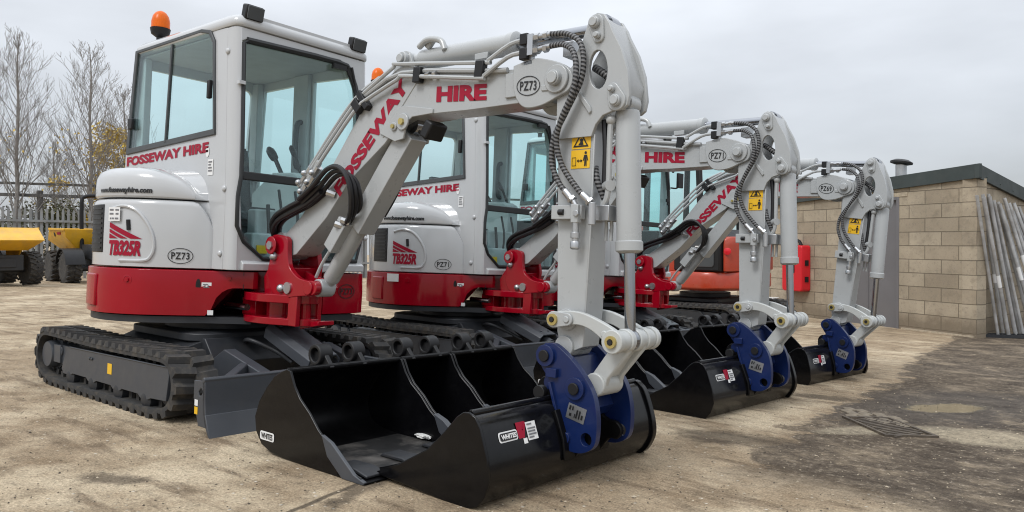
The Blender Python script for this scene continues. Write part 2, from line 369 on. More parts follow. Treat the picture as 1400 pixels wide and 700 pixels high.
def circ(cx, cy, r, n=16, ry=None, rot=0): 
    ry = r if ry is None else ry
    return [(cx + r * cos(2 * pi * i / n) * cos(rot) - ry * sin(2 * pi * i / n) * sin(rot), cy + r * cos(2 * pi * i / n) * sin(rot) + ry * sin(2 * pi * i / n) * cos(rot)) for i in range(n)]
def hull_round(circles, n=14):
    """convex outline round several circles (x, z, r)"""
    P = [(x + r * cos(2 * pi * i / (n * 2)), z + r * sin(2 * pi * i / (n * 2))) for x, z, r in circles for i in range(n * 2)]
    P = sorted(set(P)); 
    def half(Q):
        h = []
        for q in Q:
            while len(h) > 1 and (h[-1][0] - h[-2][0]) * (q[1] - h[-2][1]) - (h[-1][1] - h[-2][1]) * (q[0] - h[-2][0]) <= 1e-9: h.pop()
            h.append(q)
        return h
    a, b = half(P), half(P[::-1]); return a[:-1] + b[:-1]
CACHE = {}
def link(name, me, parent=None, bev=0., loc=None):
    o = bpy.data.objects.new(name, me); COL.objects.link(o)
    if parent is not None: o.parent = parent
    if loc is not None: o.location = loc
    if bev > 0:
        md = o.modifiers.new("edge", 'BEVEL'); md.width = bev; md.segments = 2; md.limit_method = 'ANGLE'; md.angle_limit = rad(40); md.harden_normals = False
    return o
def clusters(me):
    """separate pieces of a mesh; pieces whose boxes meet stay together"""
    bm = bmesh.new(); bm.from_mesh(me); bm.faces.ensure_lookup_table(); seen = set(); isl = []
    for f in bm.faces:
        if f.index in seen: continue
        st_, grp = [f], []; seen.add(f.index)
        while st_:
            q = st_.pop(); grp.append(q.index)
            for e in q.edges:
                for g2 in e.link_faces:
                    if g2.index not in seen: seen.add(g2.index); st_.append(g2)
        co = [v.co for i in grp for v in bm.faces[i].verts]; lo = [min(c[k] for c in co) - .002 for k in range(3)]; hi = [max(c[k] for c in co) + .002 for k in range(3)]
        isl.append([grp, lo, hi])
    go = True
    while go:
        go = False
        for i in range(len(isl)):
            for j in range(i + 1, len(isl)):
                a, c = isl[i], isl[j]
                if all(a[1][k] <= c[2][k] and c[1][k] <= a[2][k] for k in range(3)):
                    isl[i] = [a[0] + c[0], [min(a[1][k], c[1][k]) for k in range(3)], [max(a[2][k], c[2][k]) for k in range(3)]]; isl.pop(j); go = True; break
            if go: break
    bm.free(); return [sorted(i[0]) for i in isl]
def submesh(me, idx, name):
    bm = bmesh.new(); bm.from_mesh(me); bm.faces.ensure_lookup_table(); keep = set(idx)
    bmesh.ops.delete(bm, geom=[f for f in bm.faces if f.index not in keep], context='FACES')
    m2 = bpy.data.meshes.new(name); bm.to_mesh(m2); bm.free(); m2.materials.append(me.materials[0]); return m2
def parts(name, parent, mat, fn, key=None, bev=0., sharp=38, matrix=None, label=None):
    """like part(), but every separate piece becomes a part of its own"""
    kk = None if key is None else "S:" + key
    if kk is None or kk not in CACHE:
        b_ = MB(); fn(b_); me = b_.mesh(name, mat, sharp); cl_ = clusters(me)
        ms = [me] if len(cl_) == 1 else [submesh(me, c, name) for c in cl_]
        if kk: CACHE[kk] = ms
    else: ms = CACHE[kk]
    out = []
    for m2 in ms:
        o = link(name, m2, parent, bev)
        if matrix is not None: o.matrix_local = matrix
        if label: o['label'] = label
        out.append(o)
    return out
def part(name, parent, mat, fn, key=None, bev=0., sharp=38, matrix=None, label=None):
    """one part: its mesh is made once per key and shared by the copies"""
    if key is None or key not in CACHE:
        b_ = MB(); fn(b_); me = b_.mesh(name, mat, sharp)
        if key: CACHE[key] = me
    else: me = CACHE[key]
    o = link(name, me, parent, bev)
    if matrix is not None: o.matrix_local = matrix
    if label: o['label'] = label
    return o
def thing(name, label, cat, matrix=None, group=None):
    o = bpy.data.objects.new(name, None); COL.objects.link(o); o.empty_display_size = .2
    o['label'] = label; o['category'] = cat
    if group: o['group'] = group
    if matrix is not None: o.matrix_world = matrix
    return o
def tag(o, label, cat, group=None):
    o['label'] = label; o['category'] = cat
    if group: o['group'] = group
    return o
# ---- lettering: flat glyph outlines laid on a surface function
TXT = {}
def glyphs(text, bold=.022, shear=0., space=1.0):
    k = (text, bold, shear, space)
    if k not in TXT:
        cu = bpy.data.curves.new("lettering", 'FONT'); cu.body = text; cu.size = 1; cu.offset = bold; cu.shear = shear; cu.space_character = space; cu.resolution_u = 3
        o = bpy.data.objects.new("lettering", cu); COL.objects.link(o)
        dg = bpy.context.evaluated_depsgraph_get(); dg.update()
        me = bpy.data.meshes.new_from_object(o.evaluated_get(dg))
        V = [(v.co.x, v.co.y) for v in me.vertices]; Fc = [tuple(p_.vertices) for p_ in me.polygons]
        bpy.data.objects.remove(o); bpy.data.meshes.remove(me); bpy.data.curves.remove(cu)
        TXT[k] = (V, Fc)
    return TXT[k]
def put_text(b_, text, box, surf, bold=.022, shear=0., space=1.0):
    """box = (u0, u1, v0, v1) on the surface; surf(u, v) -> point"""
    V, Fc = glyphs(text, bold, shear, space)
    x0 = min(v[0] for v in V); x1 = max(v[0] for v in V); y0 = min(v[1] for v in V); y1 = max(v[1] for v in V)
    u0, u1, v0, v1 = box
    b_.faces([surf(u0 + (x - x0) / (x1 - x0) * (u1 - u0), v0 + (y - y0) / (y1 - y0) * (v1 - v0)) for x, y in V], Fc)
def patch(b_, f0, f1, u0, u1, v0, v1, nu=8):
    """a slab that follows a curved surface"""
    rings = []
    for i in range(nu + 1):
        u = u0 + (u1 - u0) * i / nu; rings.append([f0(u, v0), f1(u, v0), f1(u, v1), f0(u, v1)])
    b_.loft(rings)
def put_poly(b_, poly, surf): b_.faces([surf(u, v) for u, v in poly], [tuple(range(len(poly)))])
def put_grid(b_, u0, u1, v0, v1, surf, nu=6, nv=2):
    b_.faces([surf(u0 + (u1 - u0) * i / nu, v0 + (v1 - v0) * j / nv) for i in range(nu + 1) for j in range(nv + 1)],
             [(i * (nv + 1) + j, (i + 1) * (nv + 1) + j, (i + 1) * (nv + 1) + j + 1, i * (nv + 1) + j + 1) for i in range(nu) for j in range(nv)])
def put_ring(b_, cu, cv, ru, rv, w, surf, n=32):
    P = [surf(cu + ru * cos(2 * pi * i / n), cv + rv * sin(2 * pi * i / n)) for i in range(n)] + [surf(cu + (ru - w) * cos(2 * pi * i / n), cv + (rv - w) * sin(2 * pi * i / n)) for i in range(n)]
    b_.faces(P, [(i, (i + 1) % n, n + (i + 1) % n, n + i) for i in range(n)])
def plane_y(y): return lambda u, v: (u, y, v)

# ------------------------------------------------------------------ the mini excavator (machine frame: X forward, Y to its left, Z up)
class Curve:
    def __init__(s, pts, sub=8):
        s.P = [(q.x, q.y) for q in smooth_line([(x, y, 0) for x, y in pts], sub)]
        s.L = [0.]
        for a, b in zip(s.P, s.P[1:]): s.L.append(s.L[-1] + math.hypot(b[0] - a[0], b[1] - a[1]))
    def at(s, t):
        t = max(0, min(s.L[-1], t)); i = 0
        while i < len(s.L) - 2 and s.L[i + 1] < t: i += 1
        k = (t - s.L[i]) / (s.L[i + 1] - s.L[i]); a, b = s.P[i], s.P[i + 1]
        j0, j1 = max(i - 1, 0), min(i + 2, len(s.P) - 1)
        dx, dy = s.P[j1][0] - s.P[j0][0], s.P[j1][1] - s.P[j0][1]; d = math.hypot(dx, dy)
        return a[0] + (b[0] - a[0]) * k, a[1] + (b[1] - a[1]) * k, dy / d, -dx / d
    def s_of_x(s, x):
        best = min(range(len(s.P)), key=lambda i: abs(s.P[i][0] - x) + (0 if s.P[i][1] < -.1 else 9)); return s.L[best]
    def surf(s, off, s0=0): 
        def f(u, v):
            x, y, nx, ny = s.at(u + s0); return (x + nx * off, y + ny * off, v)
        return f
PL = [(-.80, 0.0), (-.775, -.2), (-.69, -.42), (-.53, -.60), (-.30, -.715), (-.05, -.735), (.17, -.64), (.33, -.47), (.42, -.34), (.53, -.23), (.60, -.16)]
BAND = Curve(PL)
def inset(off):
    return [(BAND.at(t)[0] + BAND.at(t)[2] * off, BAND.at(t)[1] + BAND.at(t)[3] * off) for t in [BAND.L[-1] * i / 60 for i in range(61)]]
HOOD = Curve(inset(-.018), 1); CAP = Curve(inset(-.022), 1)
YR, YL = -.32, .66
def xf(z): return .62 if z < 1.15 else .62 - (z - 1.15) * .045
WIND = [(-.27, 2.10), (-.27, 1.46), (-.275, 1.32), (-.295, 1.20), (-.295, 1.03), (-.25, .945), (-.12, .845), (.58, .845), (.615, 1.0), (.605, 1.70), (.565, 1.95), (.50, 2.09), (.42, 2.145), (-.22, 2.125)]
WIND = WIND[::-1]
def shrink(poly, d):
    cx = sum(p[0] for p in poly) / len(poly); cy = sum(p[1] for p in poly) / len(poly)
    rx = max(abs(p[0] - cx) for p in poly); ry = max(abs(p[1] - cy) for p in poly)
    return [(cx + (x - cx) * (1 - d / rx), cy + (y - cy) * (1 - d / ry)) for x, y in poly]
SIDEW = [(-.745, 1.525), (-.662, 2.215), (.20, 2.222), (.30, 2.20), (.352, 2.13), (.395, 1.575)]
def rrect(x0, x1, y0, y1, r, n=5):
    out = []
    for cx, cy, a in ((x1 - r, y1 - r, 0), (x0 + r, y1 - r, 90), (x0 + r, y0 + r, 180), (x1 - r, y0 + r, 270)):
        out += [(cx + r * cos(rad(a + 90 * i / n)), cy + r * sin(rad(a + 90 * i / n))) for i in range(n + 1)]
    return out

def f_band(b):
    N = 70; t1 = BAND.L[-1]
    cols = []
    def zb(x, y):
        if y < -.12 and x > .43: 
            k = min(1, max(0, (x - .43) / .10)); return .505 + .16 * sqrt(max(0, 1 - (1 - k) ** 2))
        return .497
    for i in range(N + 1):
        x, y, nx, ny = BAND.at(t1 * i / N); cols.append((x, y, nx, ny, zb(x, y)))
    cols += [(.60, -.13, 1, 0, .665), (.47, -.12, 1, 0, .665), (.47, .33, 1, 0, .50), (.60, .34, 1, 0, .497), (.605, .60, 1, 0, .497), (.585, .67, .8, .6, .497), (.53, .71, .5, .85, .497)]
    for t in range(1, 26):
        a = rad(50 + t * 130 / 26); cols.append((.02 + .8 * cos(a) * .98, .775 * sin(a) ** .85, cos(a), sin(a), .497))
    lev = [(.02, 0), (0, .014), (-.004, .5), (0, .985), (.012, 1.0)]
    rings = []
    for ins, k in lev:
        rings.append([(x - nx * ins, y - ny * ins, zb_ + (.765 - zb_) * k) for x, y, nx, ny, zb_ in cols])
    b.loft(rings)
def f_base(b):
    P = [(x * .97, y * .97) for x, y in BAND.P] + [(.58, .60), (.30, .70), (-.2, .72), (-.6, .45)]
    b.prism(P, 2, .455, .493)
def f_hood(b):
    zt = lambda x: .778 + .585 * max(0, 1 - (max(0, x) / .44) ** 2.8) ** .5
    prof = [(0, .775), (0, .80), (-.0005, .95), (0, 1.135), (.004, 1.155), (.016, 1.166)]
    s0 = next(t for t in [i * .01 for i in range(200)] if HOOD.at(t)[1] < YR - .03); s1 = HOOD.s_of_x(.405)
    rings = []
    for i in range(49):
        x, y, nx, ny = HOOD.at(s0 + (s1 - s0) * i / 48); z_ = min(1.166, zt(x)); ring = []
        for ins, z in prof:
            zz = .775 + (z - .775) * (z_ - .775) / (1.166 - .775); ring.append((x - nx * ins, y - ny * ins, zz))
        ring += [(x - nx * .05, min(y - ny * .05, YR + .01), z_ + .004), (x, YR + .012, z_ + .004), (x, YR + .012, .775)]
        rings.append(ring)
    b.loft(rings)
def f_hoodseam(b):
    s1 = HOOD.s_of_x(.405); P = []
    for i in range(20):
        x = .02 + (.415 - .02) * sin(rad(90) * i / 19); z = .778 + .40 * 1.46 * sqrt(max(0, 1 - (max(0, x) / .452) ** 2)); P.append((x, YR - .008, min(z, 1.36) + .004))
    b.tube(P, .007, 6, 2)
def f_cap(b):
    s0 = next(t for t in [i * .01 for i in range(200)] if CAP.at(t)[1] < YR - .10); s1 = CAP.s_of_x(.352)
    prof = [(.010, 1.176), (.001, 1.186), (0, 1.24), (.004, 1.295), (.020, 1.332), (.055, 1.354), (.12, 1.364), (.20, 1.367)]
    rings = []
    for i in range(45):
        t = s0 + (s1 - s0) * i / 44
        x, y, nx, ny = CAP.at(t)
        k = max(.05, 1 - (max(0, x - .03) / .325) ** 3.2) ** .5; k2 = sqrt(min(1, .25 + (t - s0) / .12))
        k *= min(1, k2)
        ring = []
        for ins, z in prof: 
            ins *= min(1, max(.0, abs(y - YR) / .20)); ring.append((x - nx * ins, min(y - ny * ins, YR - .01), 1.176 + (z - 1.176) * k))
        ring += [(x, YR + .008, 1.176 + .192 * k), (x, YR + .008, 1.176)]
        rings.append(ring)
    b.loft(rings)
def shear_x(b, x0=0.):
    for v in b.b.verts: v.co.x += xf(v.co.z)
def f_cabshell(b):
    c = MB()
    c.prism([(YR + .034, .775), (YL - .034, .775), (YL - .034, 2.19), (YR + .034, 2.19)], 0, -.045, 0, [shrink(WIND, -.012)])
    # split so that the lean follows the height
    shear_x(c)
    tmp = bpy.data.meshes.new("t"); c.b.to_mesh(tmp); b.b.from_mesh(tmp); bpy.data.meshes.remove(tmp); c.b.free()
    for sgn, y in ((-1, YR), (1, YL)):
        rings = []
        for z in (.775, 1.15, 1.7, 2.19):
            X = xf(z); rings.append([(X - .0895, y, z), (X - .05, y, z), (X - .022, y - sgn * .008, z), (X - .007, y - sgn * .022, z), (X, y - sgn * .036, z), (X - .05, y - sgn * .036, z), (X - .09, y - sgn * .03, z)])
        b.loft(rings)
    b.prism([(-.775, .775), (.530, .775), (.530, 1.15), (.487, 2.10), (.483, 2.19), (-.675, 2.235), (-.775, 1.5)], 1, YR, YR + .03, [SIDEW])
    b.prism([(-.755, .775), (.535, .775), (.51, 2.19), (-.675, 2.22), (-.755, 1.5)], 1, YL - .03, YL, [[(-.68, 1.28), (-.19, 1.28), (-.19, 2.12), (-.62, 2.12)], [(.01, 1.28), (.47, 1.28), (.47, 1.9), (.43, 2.1), (.01, 2.12)]])
    rear = MB(); rear.prism([(YR + .032, .775), (YL - .032, .775), (YL - .032, 2.2), (YR + .032, 2.2)], 0, -.03, 0, [rrect(-.24, .58, 1.42, 2.12, .05)])
    for v in rear.b.verts: v.co.x += -.755 + max(0, v.co.z - 1.5) * .10
    tmp = bpy.data.meshes.new("t"); rear.b.to_mesh(tmp); b.b.from_mesh(tmp); bpy.data.meshes.remove(tmp); rear.b.free()
def f_roof(b):
    lv = [(.0, 2.195), (-.006, 2.205), (-.006, 2.235), (.012, 2.262), (.05, 2.280), (.13, 2.289)]
    b.loft([[(x, y, z) for x, y in rrect(-.70 + i, .585 - i, YR - .004 + i, YL + .004 - i, .075)] for i, z in lv])
    b.bar((.56, YR + .05, 2.262), (.56, YL - .05, 2.262), .03, .03)
def f_lining(b):
    b.box((-.06, .17, 2.183), (1.18, .90, .012)); b.box((-.70, .17, 1.1), (.012, .88, .6))
    for x in (-.66,): b.box((x, YR + .06, 1.8), (.09, .05, .75)); b.box((x, YL - .06, 1.8), (.09, .05, .75))
    b.box((-.09, YL - .05, 1.5), (.17, .035, 1.35)); b.box((.05, YL - .045, .88), (.9, .03, .2))
    b.box((.40, .17, .79), (.4, .86, .02)); b.box((-.1, YR + .045, 1.15), (1.1, .025, .72))
def f_seat(b):
    for c, sz, r_ in (((-.16, .17, 1.12), (.46, .44, .13), 0), ((-.38, .17, 1.40), (.13, .42, .52), .16)):
        q = MB(); q.box((0, 0, 0), sz); bmesh.ops.bevel(q.b, geom=q.b.edges[:], offset=.045, segments=3, affect='EDGES')
        mm = Matrix.Translation(c) @ Matrix.Rotation(-r_, 4, 'Y')
        tmp = bpy.data.meshes.new("t"); q.b.transform(mm); q.b.to_mesh(tmp); b.b.from_mesh(tmp); bpy.data.meshes.remove(tmp); q.b.free()
    b.box((-.2, .17, .94), (.4, .4, .26))
def f_console(b):
    b.prism([(-.35, .8), (.10, .8), (.20, 1.10), (.18, 1.22), (.05, 1.26), (-.35, 1.20)], 1, -.26, -.12)
    b.prism([(-.30, .8), (.10, .8), (.26, 1.18), (.26, 1.40), (.20, 1.43), (-.05, 1.44), (-.30, 1.30)], 1, .36, .50)
    b.box((.36, .16, .98), (.10, .40, .34)); b.box((.44, .0, .90), (.10, .22, .20))
def f_levers(b):
    b.cyl((.0, .41, 1.42), (-.10, .41, 1.55), .015); b.lathe((-.09, .41, 1.535), (-.17, 0, .17), [(.014, 0), (.028, .02), (.032, .06), (.030, .10), (.016, .13)], 12)
    b.cyl((.20, .43, 1.40), (.11, .43, 1.57), .011); b.lathe((.115, .43, 1.55), (-.13, 0, .17), [(.012, 0), (.021, .02), (.020, .08), (.008, .1)], 12)
    b.cyl((.10, -.19, 1.22), (.14, -.19, 1.32), .013); b.lathe((.135, -.19, 1.30), (.1, 0, 1), [(.012, 0), (.026, .02), (.027, .07), (.010, .12)], 12)
    for y in (.10, .22): b.tube([(.44, y, .85), (.47, y, 1.1), (.43, y, 1.28)], .009, 8, 4)
    b.tube([(.40, .02, .86), (.46, .02, .98), (.44, .02, 1.18)], .012, 8, 4); b.tube([(.36, -.1, .84), (.30, -.12, .95), (.34, -.16, 1.05), (.44, -.18, 1.02)], .012, 8, 4)
    b.box((.40, .33, .95), (.04, .10, .22)); b.box((.47, .10, .84), (.10, .12, .015)); b.box((.47, .30, .84), (.10, .12, .015))
def f_track(b):
    Y0, Y1 = -.777, -.547
    line = hull_round([(-.755, .19, .145), (.770, .187, .142), (-.66, .165, .142), (.66, .165, .142)])
    pts = [Vector((x, 0, z)) for x, z in line]
    # even resampling
    L = [0.]
    for i in range(len(pts)): L.append(L[-1] + (pts[(i + 1) % len(pts)] - pts[i]).length)
    tot = L[-1]
    def at(s_):
        s_ %= tot; i = max(k for k in range(len(pts)) if L[k] <= s_)
        a, c = pts[i], pts[(i + 1) % len(pts)]; d = (c - a); return a + d * ((s_ - L[i]) / max(1e-9, d.length)), d.normalized()
    N = 150; top, bot = [], []
    for i in range(N):
        q, d = at(tot * i / N); nrm = Vector((d.z, 0, -d.x)); sag = 0
        if q.z > .3: sag = -.008 * max(0, cos(q.x * 2.6)) 
        top.append((q + nrm * .0 + Vector((0, 0, sag)))); bot.append(q - nrm * .026 + Vector((0, 0, sag)))
    v = [[b.b.verts.new((p_.x, y, p_.z)) for p_ in ln] for ln in (top, bot) for y in (Y0, Y1)]
    o0, o1, i0, i1 = v
    for i in range(N):
        j = (i + 1) % N
        for a_, c_ in ((o0, o1), (i1, i0), (i0, o0), (o1, i1)): b.b.faces.new((a_[i], a_[j], c_[j], c_[i]))
    nl = 46; pitch = tot / nl
    for k in range(nl):
        for half, (ya, yb) in enumerate(((Y0 - .004, Y0 + .122), (Y1 - .122, Y1 + .004))):
            q, d = at(k * pitch + half * pitch * .5); nrm = Vector((d.z, 0, -d.x))
            sag = -.008 * max(0, cos(q.x * 2.6)) if q.z > .3 else 0
            q = q + Vector((0, 0, sag))
            def P(s_, y, h, q=q, d=d, nrm=nrm): 
                r_ = q + d * s_ + nrm * h; return (r_.x, y, r_.z)
            sk = .012 if half else -.012
            b.faces([P(-.031, ya, -.004), P(.031, ya, -.004), P(.031 + sk, yb, -.004), P(-.031 + sk, yb, -.004), P(-.019, ya + .004, .028), P(.019, ya + .004, .024), P(.019 + sk, yb - .004, .024), P(-.019 + sk, yb - .004, .024)],
                    [(0, 1, 5, 4), (1, 2, 6, 5), (2, 3, 7, 6), (3, 0, 4, 7), (4, 5, 6, 7)])
        q, d = at(k * pitch); nrm = Vector((d.z, 0, -d.x)); c_ = q - nrm * .04
        Rm = Matrix((d, Vector((0, 1, 0)), nrm)).transposed()
        for y in (-.70, -.62): b.box((c_.x, y, c_.z), (.035, .02, .04), Rm)
def f_tframe(b):
    P = [(-.42, .262), (.80, .280), (.82, .24), (.80, .105), (.64, .098), (.60, .085), (.52, .085), (.49, .102), (.30, .102), (.27, .087), (.19, .087), (.16, .104), (-.03, .104), (-.06, .09), (-.14, .09), (-.17, .106), (-.36, .106), (-.40, .092), (-.50, .092), (-.53, .12), (-.50, .19)]
    b.prism(P, 1, -.757, -.735); b.prism([(-.60, .14), (.80, .14), (.80, .265), (-.60, .255)], 1, -.735, -.58)
    b.prism(P, 1, -.58, -.565)
    b.box((-.63, -.70, .20), (.10, .10, .11)); b.cyl((-.60, -.745, .22), (-.60, -.70, .22), .035)
    b.box((.0, -.66, .31), (.09, .10, .06)); b.tube([(-.42, -.758, .262), (.2, -.758, .271), (.80, -.758, .28)], .005, 6, 1)
    for x in (-.02, .01): b.cyl((x - .1, -.766, .225), (x - .1, -.757, .225), .009, n=6)
def f_sprocket(b):
    b.cyl((-.755, -.70, .19), (-.755, -.62, .19), .105); b.lathe((-.765, -.64, .185), (0, -1, 0), [(.085, 0), (.085, .10), (.078, .118), (.02, .12)], 24)
    for i in range(11):
        a = 2 * pi * i / 11; b.box((-.755 + .115 * cos(a), -.66, .19 + .115 * sin(a)), (.03, .035, .03), Matrix.Rotation(-a, 3, 'Y'))
    b.cyl((-.755, -.58, .19), (-.755, -.42, .19), .09)
def f_idler(b):
    b.lathe((.770, -.58, .187), (0, -1, 0), [(.05, 0), (.114, .01), (.114, .06), (.07, .07), (.07, .10), (.114, .11), (.114, .15), (.05, .16)], 28)
def f_roller(x):
    def f(b): b.lathe((x, -.58, .082), (0, -1, 0), [(.03, 0), (.056, .01), (.056, .05), (.04, .055), (.04, .115), (.056, .12), (.056, .165), (.03, .178)], 18)
    return f
def f_chassis(b):
    b.prism([(-.48, .14), (.50, .14), (.56, .24), (.44, .37), (-.42, .37), (-.54, .24)], 1, -.36, .36)
    for s_ in (-1, 1):
        b.loft([[(x0, s_ * .34, z0), (x1, s_ * .34, z0), (x1, s_ * .34, z1), (x0, s_ * .34, z1)] if k == 0 else [(x0 + .06, s_ * .60, .14), (x1 - .06, s_ * .60, .14), (x1 - .06, s_ * .60, .27), (x0 + .06, s_ * .60, .27)] for k in (0, 1) for x0, x1, z0, z1 in ((-.44, .42, .16, .36),)])
    b.loft([[(x, y, z) for x, y in rrect(-.44 + i, .44 - i, -.42 + i * 1.0, .42 - i, .14)] for i, z in ((0, .35), (0.0, .395), (.04, .405))])
    b.cyl((0, 0, .40), (0, 0, .458), .34, n=32)
    for s_ in (-1, 1): b.tube([(.42, s_ * .1, .33), (.56, s_ * .14, .36), (.70, s_ * .05, .30), (.85, s_ * .04, .25)], .014, 8, 6)
def f_blade(b):
    prof = [(1.19, .268), (1.200, .262), (1.203, .22), (1.207, .16), (1.216, .10), (1.236, .045), (1.262, .0), (1.246, .0), (1.215, .045), (1.195, .10), (1.186, .16), (1.182, .22), (1.178, .262)]
    b.prism(prof, 1, -.772, .772)
    b.prism([(1.218, .102), (1.242, .045), (1.268, -.002), (1.258, -.004), (1.230, .045), (1.208, .10)], 1, -.774, .774)
    b.cyl((1.189, -.774, .264), (1.189, .774, .264), .013, n=10)
    for y in (-.772, .764):
        b.prism([(1.200, .262), (1.10, .255), (1.10, .17), (1.15, .04), (1.24, .04), (1.206, .12)], 1, y, y + .008, [[(1.165, .225), (1.145, .205), (1.15, .185), (1.172, .19), (1.185, .21)]])
    for y in (-.5, 0, .5): b.prism([(1.185, .25), (1.12, .22), (1.12, .08), (1.20, .08)], 1, y - .008, y + .008)
    b.box((1.13, 0, .15), (.07, 1.3, .07))
def f_bladearm(s_):
    def f(b):
        b.prism([(.50, .24), (.66, .33), (1.13, .22), (1.13, .10), (.80, .15), (.52, .15)], 1, s_ * .33 - .035, s_ * .33 + .035)
        b.prism([(1.14, .25), (1.14, .08), (.86, .22)], 1, s_ * .45 - .008, s_ * .45 + .008)
        b.bar((1.12, s_ * .68, .16), (.86, s_ * .35, .23), .05, .10)
    return f
def f_guard(b):
    b.prism([(-.105, 0), (-.075, .03), (.075, .03), (.105, 0), (.105, -.06), (.095, -.06), (.095, -.008), (.07, .018), (-.07, .018), (-.095, -.008), (-.095, -.06), (-.105, -.06)], 0, 0, .46)
    for x in (.06, .40): 
        for y in (-.045, .045): b.cyl((x, y, .03), (x, y, .038), .011, n=8)
    b.cyl((.02, 0, -.035), (.50, 0, -.035), .035)
def f_bracket(b):
    P = [(.735, .955), (.755, .978), (.79, .988), (.86, .982), (.905, .962), (.912, .885), (.93, .81), (1.0, .757), (1.08, .738), (1.16, .735), (1.19, .70), (1.16, .66), (1.02, .645), (.90, .63), (.80, .64), (.745, .70), (.725, .787), (.743, .856)]
    b.prism(smooth2(P + P[:1], 3)[:-1], 1, -.148, -.116)
    Q = [(x, z) for x, z in P if x < .96] ; b.prism(Q, 1, .056, .086)
    b.prism([(.66, .60), (.86, .62), (.90, .80), (.72, .84), (.64, .74)], 1, -.118, .08)
    b.cyl((1.12, -.158, .697), (1.12, .02, .697), .040); b.prism([(.85, .64), (1.02, .645), (1.15, .66), (1.17, .70), (1.12, .735), (.95, .76), (.85, .80)], 1, -.012, .014)
    for y in (-.17, .115): b.cyl((.785, y, .925), (.785, y - .008 * (1 if y < 0 else -1), .925), .052)
    b.cyl((.70, -.03, .47), (.70, -.03, .72), .085, n=24)
    for z0, z1 in ((.600, .648), (.475, .515)):
        b.prism(smooth2([(.47, -.14), (.60, -.20), (.78, -.20), (.93, -.15), (1.02, -.09), (1.02, .0), (.90, .07), (.62, .07), (.47, .04), (.47, -.14)], 3)[:-1], 2, z0, z1, [rrect(.52, .60, -.12, .02, .03, 3), rrect(.80, .90, -.11, .05, .03, 3)])
    b.prism([(.90, .475), (1.01, .475), (1.015, .66), (.96, .66), (.93, .60), (.93, .53)], 1, -.145, -.118); b.prism([(.90, .475), (1.01, .475), (1.015, .66), (.96, .66), (.93, .60), (.93, .53)], 1, .0, .026); b.cyl((.97, -.06, .50), (.97, -.06, .66), .035)
    b.prism([(.93, .45), (1.10, .485), (1.10, .51), (.93, .49)], 1, -.06, .05)
    b.box((.53, -.03, .56), (.14, .22, .10))
def f_bracketpins(b):
    b.cyl((.785, -.188, .925), (.785, -.178, .925), .026, n=6)
    for x, z in ((.787, .862), (.87, .682)): b.sphere((x, -.152, z), .026)
    for x, z in ((.93, .688),): b.cyl((x, -.158, z), (x, -.145, z), .033)
def f_swingcyl(b): b.cyl((.40, -.205, .56), (.62, -.205, .56), .02); 
B_TOP = [(.79, .99), (.84, 1.0), (.969, 1.09), (1.152, 1.27), (1.486, 1.67), (1.62, 1.775), (1.73, 1.83), (1.80, 1.838), (2.026, 1.785), (2.326, 1.735), (2.62, 1.72)]
B_BOT = [(2.62, 1.585), (2.522, 1.573), (2.224, 1.572), (2.02, 1.577), (1.86, 1.575), (1.765, 1.545), (1.70, 1.50), (1.655, 1.458), (1.381, 1.275), (1.201, 1.085), (.94, .88), (.88, .865), (.80, .868)]
def f_boom(b):
    b.prism(B_TOP + B_BOT, 1, -.108, .052)
    # welded side skirts of the bend and the plate fillets
    b.prism([(1.62, 1.51), (1.70, 1.62), (1.80, 1.635), (2.0, 1.60), (2.0, 1.577), (1.86, 1.573), (1.82, 1.55), (1.80, 1.47), (1.74, 1.46)], 1, -.118, -.106)
    b.prism([(1.62, 1.51), (1.70, 1.62), (1.80, 1.635), (2.0, 1.60), (2.0, 1.577), (1.86, 1.573), (1.82, 1.55), (1.80, 1.47), (1.74, 1.46)], 1, .05, .062)
    b.cyl((.785, -.112, .925), (.785, .056, .925), .078, n=24)
    b.tube([(1.64, -.107, 1.49), (1.86, -.107, 1.73), (1.93, -.107, 1.80)], .006, 6, 1)
    for y in (-.085, .012): b.prism(smooth2([(1.66, 1.80), (1.70, 1.88), (1.735, 1.918), (1.78, 1.915), (1.805, 1.87), (1.83, 1.80)], 3), 1, y, y + .018)
def f_tip(b):
    P = smooth2([(2.50, 1.735), (2.60, 1.752), (2.671, 1.742), (2.771, 1.705), (2.815, 1.655), (2.803, 1.60), (2.745, 1.575), (2.658, 1.545), (2.57, 1.545), (2.521, 1.59), (2.50, 1.66), (2.50, 1.735)], 4)[:-1]
    for y in (-.128, .052): b.prism(P, 1, y, y + .022)
    for y in (-.140, .074): b.cyl((2.739, y, 1.648), (2.739, y + .012, 1.648), .060, n=24)
    b.prism([(2.45, 1.60), (2.62, 1.60), (2.62, 1.70), (2.45, 1.71)], 1, -.12, .064)
    b.prism([(2.66, 1.605), (2.66, 1.632), (2.75, 1.62), (2.75, 1.60)], 1, -.134, -.126)
def f_tippin(b):
    b.cyl((2.739, -.165, 1.648), (2.739, -.14, 1.648), .032); b.cyl((2.739, -.172, 1.648), (2.739, -.165, 1.648), .026)
def f_boompin(b):
    b.cyl((1.80, -.130, 1.553), (1.80, -.118, 1.553), .042); b.cyl((1.735, -.128, 1.535), (1.735, -.118, 1.535), .022)
    b.cyl((1.755, -.11, 1.878), (1.755, .06, 1.878), .034); b.cyl((1.755, -.125, 1.878), (1.755, -.11, 1.878), .022); b.cyl((1.70, -.1, 1.805), (1.70, -.085, 1.805), .014)
def f_nuts(b):
    b.cyl((1.80, -.142, 1.553), (1.80, -.130, 1.553), .018, n=6); b.cyl((1.735, -.138, 1.535), (1.735, -.128, 1.535), .012, n=6)
